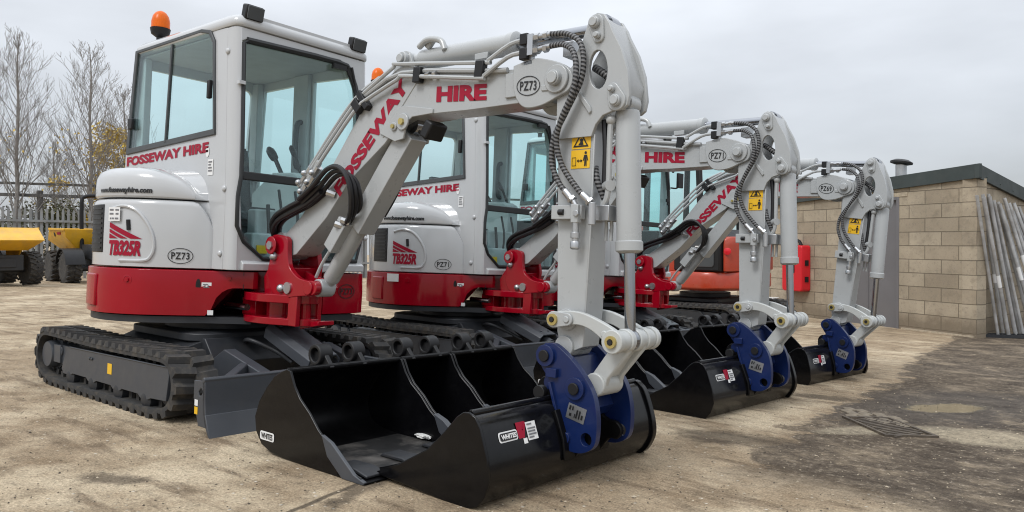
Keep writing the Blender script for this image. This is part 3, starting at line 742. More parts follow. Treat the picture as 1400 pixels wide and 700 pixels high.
def f_worklamp(b):
    b.box((0, 0, 0), (.055, .115, .088)); b.cyl((-.05, 0, -.02), (0, 0, 0), .03); b.bar((-.09, 0, -.05), (-.02, 0, -.02), .03, .02)
A_PL = [(2.80, 1.70), (2.809, 1.74), (2.843, 1.79), (2.868, 1.86), (2.89, 1.892), (2.915, 1.90), (2.945, 1.890), (2.972, 1.85), (2.985, 1.82), (3.03, 1.74), (3.062, 1.65), (3.075, 1.55), (3.066, 1.51), (3.045, 1.495), (3.004, 1.494), (2.955, 1.480), (2.922, 1.446), (2.905, 1.40), (2.73, 1.40), (2.726, 1.576), (2.76, 1.66)]
def f_arm(b):
    hole = circ(2.926, 1.668, .044, 20, .080, .12)
    for y in (-.108, .030): b.prism(A_PL, 1, y, y + .020, [hole])
    b.prism([(2.728, 1.60), (2.731, 1.284), (2.756, .60), (2.775, .528), (2.83, .520), (2.885, .545), (2.900, .70), (2.905, 1.40), (2.86, 1.56)], 1, -.090, .032)
    b.prism([(2.95, 1.875), (2.965, 1.86), (3.062, 1.60), (3.05, 1.55), (3.03, 1.55), (3.04, 1.60), (2.95, 1.84)], 1, -.09, .032)
    b.prism([(2.845, 1.585), (2.90, 1.52), (2.905, 1.50), (2.895, 1.49), (2.838, 1.57)], 1, -.118, -.106)
    b.cyl((2.739, -.11, 1.648), (2.739, .055, 1.648), .062, n=24)
    for x, z, r in ((2.808, .652, .045), (2.80, .54, .045)): b.cyl((x, -.105, z), (x, .046, z), r, n=20)
    b.tube([(2.91, -.092, 1.41), (2.905, -.092, 1.0), (2.893, -.092, .64)], .005, 6, 1)
def f_armpads(b):
    P = hull_round([(2.912, 1.857, .036), (2.927, 1.800, .026)], 10); b.prism(P, 1, -.118, -.106)
    P = hull_round([(3.003, 1.578, .026), (3.022, 1.530, .040)], 10); b.prism(P, 1, -.118, -.106)
    P = hull_round([(2.778, .652, .034), (2.845, .657, .026)], 10); b.prism(P, 1, -.154, -.1425); b.cyl((2.845, -.160, .657), (2.845, -.154, .657), .014)
    for x, z, r in ((2.912, 1.857, .024), (2.927, 1.802, .014), (3.003, 1.578, .014), (3.022, 1.530, .024)):
        b.cyl((x, -.136, z), (x, -.118, z), r); b.cyl((x, -.142, z), (x, -.136, z), r * .8)
    # valve block half way down
    b.box((2.81, -.118, 1.092), (.15, .03, .058)); b.box((2.862, -.135, 1.085), (.035, .03, .075))
def f_armfit(b):
    b.cyl((2.875, -.16, 1.085), (2.875, -.145, 1.085), .014, n=6)
    b.cyl((2.862, -.135, 1.05), (2.862, -.135, .955), .014); b.cyl((2.862, -.135, 1.01), (2.862, -.135, .985), .02); b.lathe((2.862, -.135, .975), (0, 0, -1), [(.018, 0), (.021, .008), (.021, .03), (.012, .036)], 12)
    b.box((2.945, -.04, 1.09), (.085, .10, .062)); b.cyl((2.935, -.13, 1.13), (2.935, -.13, 1.04), .016)
def f_armblack(b):
    b.tube([(2.935, -.06, 1.47), (2.945, -.06, 1.35), (2.945, -.06, 1.2)], .013, 8, 4); b.cyl((2.775, -.134, 1.092), (2.80, -.134, 1.092), .012)
    b.cyl((2.778, -.168, .652), (2.778, -.158, .652), .011, n=6); b.cyl((3.07, -.188, .588), (3.07, -.180, .588), .012, n=6)
def f_armpipe(b):
    b.tube([(2.975, -.075, 1.46), (2.972, -.075, 1.40), (2.972, -.075, 1.18), (2.95, -.075, 1.12)], .012, 8, 4); b.sphere((2.975, -.075, 1.465), .022, 10)
    b.cyl((2.945, -.05, 1.20), (2.985, -.08, 1.20), .022)
    for x in (2.92, 2.945): b.tube([(x, -.03, 1.18), (x + .01, -.05, 1.13), (x + .02, -.03, 1.06), (x + .02, -.03, .98)], .008, 8, 4)
def rod(b, p0, p1, r, n=20): b.cyl(p0, p1, r, n=n)
def lerp(a, b, t): return Vector(a).lerp(Vector(b), t)
def cyl_barrel(p0, p1, t0, t1, r, eye=True):
    def f(b):
        d = (Vector(p1) - Vector(p0)).normalized(); a, c = lerp(p0, p1, t0), lerp(p0, p1, t1); L = (c - a).length
        b.lathe(a, d, [(r * .55, 0), (r * .95, .01), (r, .02), (r, L - .05), (r * 1.10, L - .045), (r * 1.10, L - .01), (r * .8, L)], 28)
        if eye:
            b.cyl(Vector(p0) + Vector((0, -.038, 0)), Vector(p0) + Vector((0, .038, 0)), .042, n=18); b.cyl(p0, a + d * .01, r * .7)
        up = d.cross(Vector((0, 1, 0))); 
    return f
def cyl_rod(p0, p1, t0, r):
    def f(b):
        b.cyl(lerp(p0, p1, t0 - .03), p1, r, n=20); b.cyl(Vector(p1) + Vector((0, -.032, 0)), Vector(p1) + Vector((0, .032, 0)), r * 1.9, n=18)
    return f
def f_links(b):
    P = smooth2([(2.752, .668), (2.80, .688), (2.90, .690), (3.00, .660), (3.08, .622), (3.102, .59), (3.09, .555), (3.055, .548), (3.02, .580), (2.95, .624), (2.88, .638), (2.80, .622), (2.758, .632), (2.752, .668)], 4)[:-1]
    for y in (-.142, .062): b.prism(P, 1, y, y + .026)
    b.cyl((3.07, -.165, .588), (3.07, .112, .588), .040, n=20)
    for y in (-.172, -.085, -.02, .045, .112): b.cyl((3.07, y, .588), (3.07, y + .03, .588), .047, n=20)
    b.cyl((3.02, -.150, .612), (3.02, -.142, .612), .015)
def f_hlink(b):
    for y in (-.08, .028):
        b.prism([(3.03, .61), (3.105, .60), (3.10, .555), (3.0, .43), (2.985, .37), (2.94, .355), (2.91, .39), (2.92, .43), (3.0, .54)], 1, y, y + .028)
    b.prism([(3.02, .575), (3.085, .575), (2.985, .43), (2.94, .44)], 1, -.055, .03); b.cyl((2.945, -.09, .40), (2.945, .062, .40), .048, n=20)
def f_linkpins(b):
    b.lathe((3.07, -.172, .588), (0, -1, 0), [(.024, 0), (.024, .012), (.013, .012), (.013, .006)], 18); b.lathe((3.07, .142, .588), (0, 1, 0), [(.024, 0), (.024, .012), (.013, .012), (.013, .006)], 18); b.lathe((2.778, -.154, .652), (0, -1, 0), [(.024, 0), (.024, .010), (.013, .010), (.013, .005)], 18)
H_PL = smooth2([(2.755, .555), (2.728, .53), (2.722, .495), (2.737, .46), (2.768, .42), (2.80, .35), (2.835, .25), (2.875, .155), (2.905, .138), (2.96, .145), (3.005, .18), (3.015, .25), (3.008, .32), (2.985, .39), (2.93, .46), (2.86, .52), (2.80, .555), (2.755, .555)], 4)[:-1]
def f_hitch(b):
    for y in (-.168, .090): b.prism(H_PL, 1, y, y + .030, [circ(2.967, .198, .026, 14)])
    for x, z in ((2.762, .505), (2.912, .390)):
        for y in (-.182, .118): b.cyl((x, y, z), (x, y + .016, z), .044, n=20)
    for y in (-.182,): 
        b.bar((2.79, -.172, .40), (2.86, -.172, .19), .012, .022, (0, 1, 0)); b.cyl((2.872, -.178, .19), (2.872, -.165, .19), .022); b.box((2.80, -.178, .44), (.05, .02, .035))
    b.prism([(2.77, .52), (2.84, .50), (2.93, .30), (2.90, .26), (2.82, .40)], 1, -.14, .092)
    b.cyl((2.755, -.13, .39), (2.755, .08, .39), .03)
def f_hitchpins(b):
    for x, z in ((2.762, .505), (2.912, .390)): b.cyl((x, -.192, z), (x, -.182, z), .024, n=16); b.cyl((x, .134, z), (x, .140, z), .024, n=16)
    b.cyl((2.744, -.19, .355), (2.744, -.16, .355), .028, n=18)
AB_L, AB_R = -.640, .535
AB_SIDE = [(2.781, .338), (2.81, .325), (2.835, .290), (2.872, .19), (2.885, .11), (2.865, .052), (2.832, .012), (2.784, -.004), (2.66, .0), (2.50, .012), (2.326, .02), (2.312, .05), (2.42, .085), (2.571, .168), (2.66, .25), (2.72, .315), (2.752, .336)]
def f_attshell(b):
    out = smooth2([(2.765, .334), (2.80, .322), (2.828, .290), (2.868, .19), (2.880, .11), (2.860, .054), (2.828, .016), (2.784, .002), (2.66, .006), (2.50, .016), (2.32, .024)], 4)
    inn = [(x - .016 if z > .06 else x, z - .008 if z > .30 else z + .014) for x, z in out]
    inn = [(min(x, 2.862 if z > .06 else x), z) for x, z in inn]
    b.prism(out + inn[::-1], 1, AB_L + .006, AB_R - .006)
    b.prism([(2.50, .03), (2.50, .012), (2.285, .018), (2.285, .030)], 1, AB_L, AB_R)
    b.cyl((2.775, AB_L + .01, .332), (2.775, AB_R - .01, .332), .014, n=10)
def f_attsides(b):
    P = AB_SIDE
    for y in (AB_L - .006, AB_R - .004): b.prism(P, 1, y, y + .012)
    # wear rim at the far end
    O = smooth2([(2.80, .335), (2.84, .295), (2.880, .19), (2.893, .11), (2.872, .048), (2.836, .006), (2.784, -.010)], 4)
    I = [(x - .02, z + .004) for x, z in O]
    b.prism(O + I[::-1], 1, AB_R - .022, AB_R + .012)
def f_attears(b):
    for y in (-.128, .058): b.prism(smooth2([(2.70, .30), (2.69, .37), (2.72, .41), (2.77, .40), (2.82, .36), (2.90, .25), (2.965, .235), (2.99, .20), (2.97, .165), (2.93, .16), (2.875, .10), (2.86, .20), (2.78, .33), (2.70, .30)], 3)[:-1], 1, y, y + .024)
    b.prism([(2.838, .300), (2.883, .19), (2.893, .12), (2.887, .10), (2.870, .19), (2.825, .29)], 1, -.20, .13)
def hose_set(b):
    for k, (dy, dz) in enumerate(((0, 0), (-.022, .012), (-.012, -.022), (.02, .01), (.03, -.016))):
        b.tube([(.70, .05 + dy, .86), (.725, -.06 + dy, .93), (.745, -.125 + dy, 1.02 + dz), (.82, -.15 + dy, 1.085 + dz), (.94, -.15 + dy, 1.13 + dz), (1.08, -.14 + dy, 1.18 + dz), (1.20, -.14 + dy, 1.24 + dz)], .0135, 8, 6)
    for k, (dy, o) in enumerate(((0, 0), (-.03, .016), (.03, -.016))):
        b.tube([(1.05, -.155 + dy, 1.165 + o), (1.18, -.16 + dy, 1.235 + o), (1.30, -.165 + dy, 1.315 + o), (1.40, -.17 + dy, 1.325 + o), (1.47, -.165 + dy, 1.28 + o * .6), (1.49, -.15 + dy, 1.20), (1.455, -.12 + dy, 1.12 - o), (1.38, -.09 + dy, 1.065 - o), (1.31, -.06 + dy, 1.045)], .0135, 8, 6)
    for dy in (0, .03): b.tube([(1.73, .02 + dy, 1.50), (1.66, .02 + dy, 1.38), (1.58, .02 + dy, 1.22), (1.50, .01 + dy, 1.10)], .012, 8, 6)
def f_pipes(b):
    b.tube([(.97, -.125, 1.26), (1.335, -.125, 1.60), (1.47, -.125, 1.71), (1.50, -.125, 1.73), (1.72, -.125, 1.835), (1.76, -.125, 1.845), (2.32, -.125, 1.775), (2.35, -.125, 1.78), (2.48, -.125, 1.835), (2.58, -.125, 1.84)], .0105, 8, 3)
    b.tube([(1.0, -.135, 1.235), (1.37, -.135, 1.58), (1.48, -.135, 1.665), (1.52, -.135, 1.685), (1.76, -.135, 1.765), (1.82, -.135, 1.775), (2.30, -.135, 1.705), (2.335, -.135, 1.71), (2.47, -.135, 1.775), (2.56, -.135, 1.785)], .0105, 8, 3)
    b.tube([(.95, -.11, 1.28), (1.30, -.11, 1.62), (1.45, -.11, 1.735), (1.60, -.11, 1.80)], .0105, 8, 3)
    b.tube([(1.50, -.118, 1.715), (1.78, -.118, 1.80), (2.35, -.118, 1.735), (2.46, -.118, 1.725)], .012, 8, 3)
    for x, z in ((1.04, 1.30), (1.10, 1.35)): b.tube([(x - .05, -.12, z - .07), (x + .05, -.13, z + .04)], .017, 8, 1)
def f_clamps(b):
    for x, z, a in ((1.455, 1.665, .75), (1.905, 1.77, -.1), (2.31, 1.745, -.1)): 
        b.box((x, -.128, z), (.05, .035, .075), Matrix.Rotation(-a, 3, 'Y'))
    for z in (1.775, 1.838): b.box((2.565, -.128, z), (.042, .04, .05))
    b.box((1.50, -.12, 1.69), (.035, .045, .12), Matrix.Rotation(-.7, 3, 'Y'))
def f_fits(b):
    for (x, z, x2, z2) in ((2.585, 1.84, 2.70, 1.842), (2.585, 1.785, 2.70, 1.792), (1.93, 1.76, 1.955, 1.757)):
        b.cyl((x, -.128, z), (x2, -.128, z2), .0125); b.cyl((x + .03, -.128, z), (x + .055, -.128, z), .018, n=6); b.cyl((x + .08, -.128, z), (x + .1, -.128, z), .017, n=6)
    for x, z in ((1.0, 1.21), (1.06, 1.26), (.98, 1.26), (1.10, 1.31), (1.03, 1.31)):
        b.cyl((x, -.13, z), (x + .05, -.13, z + .05), .02, n=8); b.sphere((x + .01, -.15, z + .02), .018, 8)
    for x, z in ((1.32, 1.05), (1.37, 1.07), (1.24, 1.22)): b.cyl((x, -.14, z), (x + .035, -.11, z - .015), .02, n=8)
    b.box((2.60, -.128, 1.81), (.03, .034, .09)); b.box((2.58, -.118, 1.755), (.045, .02, .05)); b.box((2.74, -.02, 1.79), (.05, .08, .06))
def f_spiral(b):
    b.tube([(2.70, -.128, 1.842), (2.78, -.13, 1.83), (2.850, -.135, 1.785), (2.876, -.14, 1.71), (2.865, -.14, 1.62), (2.80, -.14, 1.505), (2.742, -.14, 1.40), (2.735, -.14, 1.30), (2.77, -.14, 1.22), (2.815, -.14, 1.17)], .0118, 10, 10, True)
    b.tube([(2.70, -.128, 1.792), (2.77, -.135, 1.785), (2.83, -.15, 1.745), (2.855, -.16, 1.67), (2.845, -.162, 1.58), (2.79, -.16, 1.47), (2.762, -.15, 1.38), (2.79, -.14, 1.28), (2.86, -.135, 1.19), (2.895, -.132, 1.155)], .0118, 10, 10, True)
    b.tube([(2.86, -.03, 1.70), (2.92, -.04, 1.66), (2.99, -.03, 1.60)], .016, 10, 8, True); b.tube([(2.90, -.06, 1.28), (2.92, -.075, 1.22), (2.945, -.06, 1.15)], .013, 10, 8, True)
def f_hoseend(b):
    b.cyl((2.808, -.14, 1.178), (2.848, -.138, 1.137), .017); b.cyl((2.848, -.138, 1.137), (2.862, -.136, 1.115), .012); b.cyl((2.888, -.133, 1.163), (2.93, -.13, 1.128), .017); b.cyl((2.838, -.138, 1.148), (2.846, -.138, 1.139), .021, n=6); b.cyl((2.92, -.13, 1.137), (2.928, -.13, 1.129), .021, n=6)

TILT = Matrix.Rotation(rad(0.689), 4, 'Y') @ Matrix.Rotation(rad(-2.356), 4, 'X')
PLACES = [((0, 0, 0), 0.0), ((-.0989, 2.3271, -.0115), -.0595), ((.033, 4.262, -.005), -.092)]
def place(i): 
    (x, y, z), a = PLACES[i]; return TILT @ Matrix.Translation((x, y, z)) @ Matrix.Rotation(a, 4, 'Z')
def about(c, a): return Matrix.Translation(c) @ Matrix.Rotation(-a, 4, 'Y') @ Matrix.Translation(-Vector(c))
FOOT, TIP = (.785, -.03, .925), (2.739, -.03, 1.648)
UNITS = [("PZ73", 0., 0.), ("PZ71", 0., 0.), ("PZ69", -.028, -.079)]
EXLABEL = ["grey and red mini excavator lettered PZ73, its whole cab in plain view",
           "grey and red mini excavator lettered PZ71, second in the row of three",
           "grey and red mini excavator lettered PZ69, third in the row, by the building"]
def build_excavator(i):
    unit, be, al = UNITS[i]
    root = thing("mini_excavator", EXLABEL[i], "excavator", place(i), "mini excavators parked in a row")
    MI = Matrix.Identity(4); BO = about(FOOT, be); AR = BO @ about(TIP, al)
    mir = Matrix.Scale(-1, 4, (0, 1, 0))
    # undercarriage
    for s_ in (0, 1):
        tb = part("track", root, 'rubber', f_track, "track%d" % s_)
        if s_: tb.matrix_local = mir
        part("track_frame", tb, 'grey', f_tframe, "tframe", .004); part("sprocket", tb, 'grey', f_sprocket, "sprocket"); part("idler", tb, 'dkgrey', f_idler, "idler")
        for x in (-.42, -.10, .23, .56): part("roller", tb, 'dkgrey', f_roller(x), "roller%.2f" % x)
        parts("warning_label", tb, 'decal_yellow', lambda b: put_grid(b, .115, .17, .165, .225, plane_y(-.7585)), "tframelabel", label="yellow warning label")
    part("chassis", root, 'dkgrey', f_chassis, "chassis", .006)
    bl = part("dozer_blade", root, 'grey', f_blade, "blade", .003)
    parts("label", bl, 'decal_white', lambda b: put_grid(b, 1.115, 1.145, .135, .165, plane_y(-.7735)), "bl1")
    parts("warning_label", bl, 'decal_yellow', lambda b: put_grid(b, 1.115, 1.145, .095, .130, plane_y(-.7735)), "bl2")
    for s_ in (-1, 1): part("blade_arm", root, 'grey', f_bladearm(s_), "barm%d" % s_, .005)
    part("blade_cylinder_guard", root, 'grey', f_guard, "guard", .003, matrix=Matrix.Translation((.66, .0, .44)) @ Matrix.Rotation(rad(19), 4, 'Y'))
    # upper body
    band = part("body_skirt", root, 'red', f_band, "band", .006); part("base_plate", root, 'dkgrey', f_base, "base")
    sf = BAND.surf(.003); sx = BAND.s_of_x
    def bolts(b):
        for x, z in ((.115, .698), (.505, .722)):
            px, py, nx, ny = BAND.at(sx(x)); c = Vector((px, py, z)); d = Vector((nx, ny, 0))
            b.lathe(c - d * .004, d, [(.030, 0), (.030, .006), (.022, .007), (.020, .003)], 18); b.cyl(c, c + d * .010, .012, n=6)
    parts("bolt", band, 'red', bolts, "bandbolts")
    def tailbox(b): patch(b, BAND.surf(-.01), BAND.surf(.013), sx(-.10) - .16, sx(-.10), .535, .725)
    part("tail_bumper", band, 'red', tailbox, "tailbox", .008)
    part("cover_seam", band, 'plastic', lambda b: put_grid(b, sx(.555), sx(.555) + .004, .66, .764, BAND.surf(.002), 1, 4), "seam")
    part("towing_slot", band, 'plastic', lambda b: put_poly(b, [(sx(.385) + .014 * cos(a) , .678 + .038 * sin(a)) for a in [2 * pi * k / 16 for k in range(16)]], BAND.surf(.003)), "slot")
    parts("label", band, 'decal_white', lambda b: (put_grid(b, sx(.40), sx(.40) + .055, .655, .695, sf), put_grid(b, sx(.42), sx(.42) + .033, .505, .533, sf)), "blabels")
    parts("print", band, 'decal_grey', lambda b: (put_ring(b, sx(.40) + .028, .675, .012, .012, .005, BAND.surf(.005), 12), put_grid(b, sx(.40) + .01, sx(.40) + .045, .664, .668, BAND.surf(.005)), put_grid(b, sx(.40) + .008, sx(.40) + .02, .68, .686, BAND.surf(.005))), "bprint")
    def frontmark(b):
        f = lambda u, v: (.612, u, v)
        put_ring(b, .52, .645, .066, .047, .005, f); put_text(b, unit, (.472, .568, .624, .666), f, .022, 0, 1.12)
    part("fleet_number", band, 'decal_black', frontmark)
    if i > 0: parts("label", band, 'decal_white', lambda b: put_grid(b, sx(-.04), sx(-.04) + .11, .69, .755, BAND.surf(.018)), "tailplate", label="white plate on the tail")
    part("swing_cylinder", root, 'chrome', f_swingcyl, "swing")
    hood = part("engine_hood", root, 'white', f_hood, "hood", .008, 50)
    cap = part("hood_cap", root, 'white', f_cap, "cap", .006, 50)
    hs = HOOD.surf(.004); hx = HOOD.s_of_x
    def vent(b): patch(b, HOOD.surf(-.01), HOOD.surf(.005), hx(-.09) - .22, hx(-.09), .85, 1.135, 10)
    vt = part("air_vent", hood, 'plastic', vent, "vent", .006)
    def slats(b):
        for k in range(9): patch(b, HOOD.surf(.003), HOOD.surf(.009), hx(-.09) - .20, hx(-.09) - .02, .872 + k * .029, .882 + k * .029, 10)
    part("grille", vt, 'seal', slats, "slats")
    def ridge(b):
        t = hx(0); P = [(-.03, 1.105), (.06, 1.125), (.14, 1.105), (.20, 1.05), (.245, .97), (.258, .89), (.24, .835), (.20, .812), (.05, .808)]
        b.tube([HOOD.surf(.001)(t + u, z) for u, z in P], .011, 8, 6)
    part("door_rib", hood, 'white', ridge, "ridge")
    part("door_handle", hood, 'plastic', lambda b: b.tube([HOOD.surf(.004)(hx(.085), 1.045), HOOD.surf(.004)(hx(.09) + .006, .985)], .012, 8, 1), "dhandle")
    # the model mark: slanting red stripes over slanted lettering
    u0 = hx(-.035)
    def logo(b):
        w, h = .225, .094; z0 = .935; f = HOOD.surf(.0045, u0)
        top = lambda u: z0 + h * (1 - u / w)
        for a, c in ((0, .030), (.038, .058), (.066, .094)):     # stripes under the slope, cut square at the foot
            ua, uc = w * (1 - a / h), w * (1 - c / h); N = 6
            for k in range(N):
                t0, t1 = k / N, (k + 1) / N
                P = [(ua * t0, top(ua * t0) - a), (ua * t1, top(ua * t1) - a), (uc * t1, top(uc * t1) - c), (uc * t0, top(uc * t0) - c)]
                b.faces([f(u, max(z0, z)) for u, z in P], [(0, 1, 2, 3)])
        put_text(b, "TB325R", (0, .22, .835, .925), f, .05, .2, .95)
    part("model_lettering", hood, 'decal_red', logo, "logo")
    def oval(b):
        t = hx(.315); put_ring(b, t, .845, .070, .046, .004, hs); put_text(b, unit, (t - .050, t + .050, .824, .866), hs, .022, 0, 1.12)
    part("fleet_number", hood, 'decal_black', oval)
    parts("label", hood, 'decal_white', lambda b: put_grid(b, hx(-.03), hx(-.03) + .085, 1.035, 1.115, HOOD.surf(.014)), "hlabel") if i == 0 else None
    if i == 0: parts("print", hood, 'decal_grey', lambda b: [put_grid(b, hx(-.03) + x, hx(-.03) + x + w_, z, z + .010, HOOD.surf(.0155)) for x, w_, z in ((.008, .03, 1.095), (.052, .025, 1.095), (.008, .03, 1.072), (.055, .02, 1.072), (.012, .012, 1.045), (.03, .012, 1.045), (.05, .025, 1.045))], "hprint")
    def www(b):
        cs = CAP.surf(.004); t = CAP.s_of_x(-.16); put_text(b, "www.fossewayhire.com", (t, t + .40, 1.194, 1.236), cs, .05, .12, .98)
    part("web_lettering", cap, 'decal_black', www, "www")
    def latch(b):
        x, y, nx, ny = CAP.at(CAP.s_of_x(.10)); c = Vector((x - nx * .045, y - ny * .045, 1.318)); d = Vector((nx, ny, .9)).normalized()
        b.lathe(c, d, [(.045, 0), (.042, .012), (.034, .010), (.026, .004)], 20)
    part("cap_latch", cap, 'white', latch, "latch")
    part("lock", cap, 'plastic', lambda b: (lambda q: b.lathe((q[0] - q[2] * .036, q[1] - q[3] * .036, 1.322), (q[2], q[3], .9), [(.012, 0), (.012, .012), (.004, .014)], 12))(CAP.at(CAP.s_of_x(.115))), "lock")
    # cab
    cab = part("cab", root, 'white', f_cabshell, "cab", .004)
    roof = part("cab_roof", root, 'white', f_roof, "roof", 0., 50)
    part("cab_lining", cab, 'inner', f_lining, "lining", .006); part("seat", root, 'seat', f_seat, "seat"); parts("console", root, 'inner', f_console, "console", .012); parts("control_lever", root, 'plastic', f_levers, "levers")
    part("lower_lining", cab, 'trim', lambda b: (b.box((-.05, YL - .05, 1.03), (1.05, .03, .48)), b.box((-.62, .17, 1.02), (.03, .86, .48)), b.box((.0, .17, .815), (1.1, .86, .02))), "lowlin")
    part("grab_handle", cab, 'trim', lambda b: b.tube([(-.06, YL - .05, 1.50), (-.07, YL - .10, 1.53), (-.07, YL - .10, 1.80), (-.06, YL - .05, 1.83)], .020, 8, 4), "grab")
    wf = part("side_window_frame", cab, 'trim', lambda b: (b.prism(shrink(SIDEW, -.008), 1, YR - .012, YR + .012, [shrink(SIDEW, .032)]), b.bar((-.20, YR - .004, 1.56), (-.165, YR - .004, 2.19), .018, .020, (0, 1, 0))), "swf", .004)
    part("side_window_pane", wf, 'glass', lambda b: b.prism(shrink(SIDEW, .026), 1, YR - .003, YR + .001), "swp")
    parts("window_latch", wf, 'plastic', lambda b: (b.box((.34, YR - .02, 1.84), (.03, .025, .11)), b.box((-.665, YR - .02, 1.72), (.06, .025, .075))), "wlatch", .006)
    def wshape(poly, a, c, holes=()):
        def f(b): 
            b.prism(poly, 0, a, c, holes); shear_x(b)
        return f
    ws = part("windscreen", cab, 'glass', wshape(WIND, -.006, -.002), "wind")
    def seal(b):
        P = [(xf(z) + .002, y, z) for y, z in WIND]; b.tube(P + P[:1], .0125, 8, 1); b.tube([(xf(z) + .004, y, z) for y, z in ((-.25, 2.118), (.40, 2.135), (.50, 2.085), (.56, 1.95), (.595, 1.72))], .020, 8, 3)
    part("rubber_seal", ws, 'seal', seal, "seal")
    part("cross_bar", ws, 'seal', lambda b: b.bar((.60, -.265, 1.325), (.60, .60, 1.325), .03, .05), "xbar", .006)
    part("wiper", ws, 'plastic', lambda b: (b.tube([(.60, .50, 2.12), (.605, .53, 2.0), (.61, .575, 1.75), (.615, .56, 1.55)], .010, 8, 4), b.tube([(.60, .46, 2.10), (.61, .53, 1.95), (.612, .56, 1.65)], .006, 6, 4), b.box((.60, .40, 2.10), (.03, .10, .03)), b.box((.625, .545, 1.60), (.02, .05, .035))), "wiper")
    for y0, y1, za, zb in (((-.60), 0, 0, 0),): pass
    part("rear_window_pane", cab, 'glass', lambda b: b.faces([(-.765 + (z - 1.5) * .10 * (z > 1.5), y, z) for y, z in ((-.24, 1.42), (.58, 1.42), (.58, 2.12), (-.24, 2.12))], [(0, 1, 2, 3)]), "rwp")
    parts("door_window_pane", cab, 'glass', lambda b: (b.prism([(.0, 1.27), (.47, 1.27), (.475, 1.9), (.435, 2.105), (.0, 2.125)], 1, YL - .017, YL - .013), b.prism([(-.68, 1.28), (-.19, 1.28), (-.19, 2.12), (-.62, 2.12)], 1, YL - .017, YL - .013)), "dwp")
    part("crossed_mirror", cab, 'inner', lambda b: b.box((-.55, YL - .12, 1.94), (.03, .16, .13)), "mirr", .01) if False else None
    def sidetext(b):
        f = lambda u, v: (u, YR - .003, v + (u + .75) * .030); put_text(b, "FOSSEWAY HIRE", (-.745, .325, 1.436, 1.500), f, .05)
    part("side_lettering", cab, 'decal_red', sidetext, "sidetext")
    parts("label", cab, 'decal_white', lambda b: (put_grid(b, .325, .385, 1.33, 1.425, plane_y(YR - .003)), put_poly(b, [(.315 + .02 * cos(k * pi / 8), 1.47 + .03 * sin(k * pi / 8)) for k in range(16)], plane_y(YR - .003))), "clabel")
    parts("print", cab, 'decal_grey', lambda b: [put_grid(b, .334, .334 + w_, z, z + .009, plane_y(YR - .005)) for w_, z in ((.04, 1.405), (.03, 1.388), (.038, 1.37), (.042, 1.352))], "cprint")
    def cbolts(b):
        for x, z in ((.52, 1.245), (.50, .868), (.50, 2.05)): b.sphere((x, YR - .004, z), .019, 12, (1, .6, 1))
        b.box((.60, YR + .03, 1.86), (.03, .04, .02))
        for z in (1.0,): b.sphere((.62, YL - .01, z), .018)
    part("film_cover", cab, 'clearplastic', lambda b: b.faces([(.42 + .03 * sin(i * 2.3 + j), -.24 + .05 * i, 1.36 + .055 * j * (1 - i / 6) + .012 * sin(i * 3 + j * 2)) for i in range(5) for j in range(5)], [(i * 5 + j, i * 5 + 5 + j, i * 5 + 6 + j, i * 5 + 1 + j) for i in range(4) for j in range(4)]), "film")
    parts("notice", cab, 'decal_yellow', lambda b: b.box((.50, -.05, .90), (.01, .07, .05)), "notice")
    parts("hinge_bolt", cab, 'white', cbolts, "cbolts")
    part("front_sill", cab, 'white', lambda b: b.prism([(.60, .775), (.645, .775), (.645, .815), (.615, .835), (.60, .835)], 1, YR + .06, YL - .03), "sill", .004)
    BM = Matrix.Translation((-.20, -.16, .15)) if i == 1 else MI
    be_ = part("beacon", root, 'plastic', lambda b: (b.cyl((-.60, -.20, 2.28), (-.60, -.20, 2.345), .024), b.lathe((-.60, -.20, 2.335), (0, 0, 1), [(.03, 0), (.058, .02), (.063, .04), (.066, .058), (.02, .06)], 24)), "beaconbase", matrix=BM)
    part("lens", be_, 'amber', lambda b: b.lathe((-.60, -.20, 2.393), (0, 0, 1), [(.060, 0), (.060, .05), (.052, .085), (.035, .11), (.015, .122), (.003, .124)], 24), "lens")
    if i == 1: part("beacon_arm", root, 'plastic', lambda b: b.tube([(-.60, -.24, 2.27), (-.68, -.29, 2.36), (-.80, -.36, 2.42)], .016, 8, 3))
    for y in (-.22, .555):
        wl_ = part("work_light", root, 'plastic', f_worklamp, "lamp", .014, matrix=Matrix.Translation((.575, y, 2.285)) @ Matrix.Rotation(rad(14), 4, 'Y'))
        parts("lamp_glass", wl_, 'trim', lambda b: b.box((.036, 0, 0), (.006, .105, .076)), "lampg", .003)
    part("aerial_stub", roof, 'white', lambda b: (b.cyl((-.40, -.1, 2.28), (-.40, -.1, 2.33), .012), b.sphere((.46, -.10, 2.30), .02)), "stub")
    part("mirror", cab, 'plastic', lambda b: (b.box((.66, YL + .06, 1.83), (.03, .10, .16)), b.tube([(.58, YL, 1.75), (.63, YL + .05, 1.75), (.655, YL + .06, 1.80)], .01, 6, 4), b.sphere((.60, YL + .012, 1.93), .016)), "mirror", .01)
    # swing post, boom, arm
    br = part("swing_post", root, 'red', f_bracket, "bracket", .010); parts("pin_bolt", br, 'zinc', f_bracketpins, "brpins")
    boom = part("boom", root, 'boom', f_boom, "boom", .008, matrix=BO)
    tip = part("boom_tip", boom, 'boom', f_tip, "tip", .005); part("pivot_pin", boom, 'boom', f_tippin, "tippin", .003)
    parts("pivot_boss", boom, 'boom', f_boompin, "boompin", .003); parts("grease_nut", boom, 'brass', f_nuts, "nuts")
    parts("steel_pipe", boom, 'boom', f_pipes, "pipes"); parts("pipe_clamp", boom, 'plastic', f_clamps, "clamps", .004); parts("hose_fitting", boom, 'zinc', f_fits, "fits"); parts("black_hose", boom, 'hose', hose_set, "hoses")
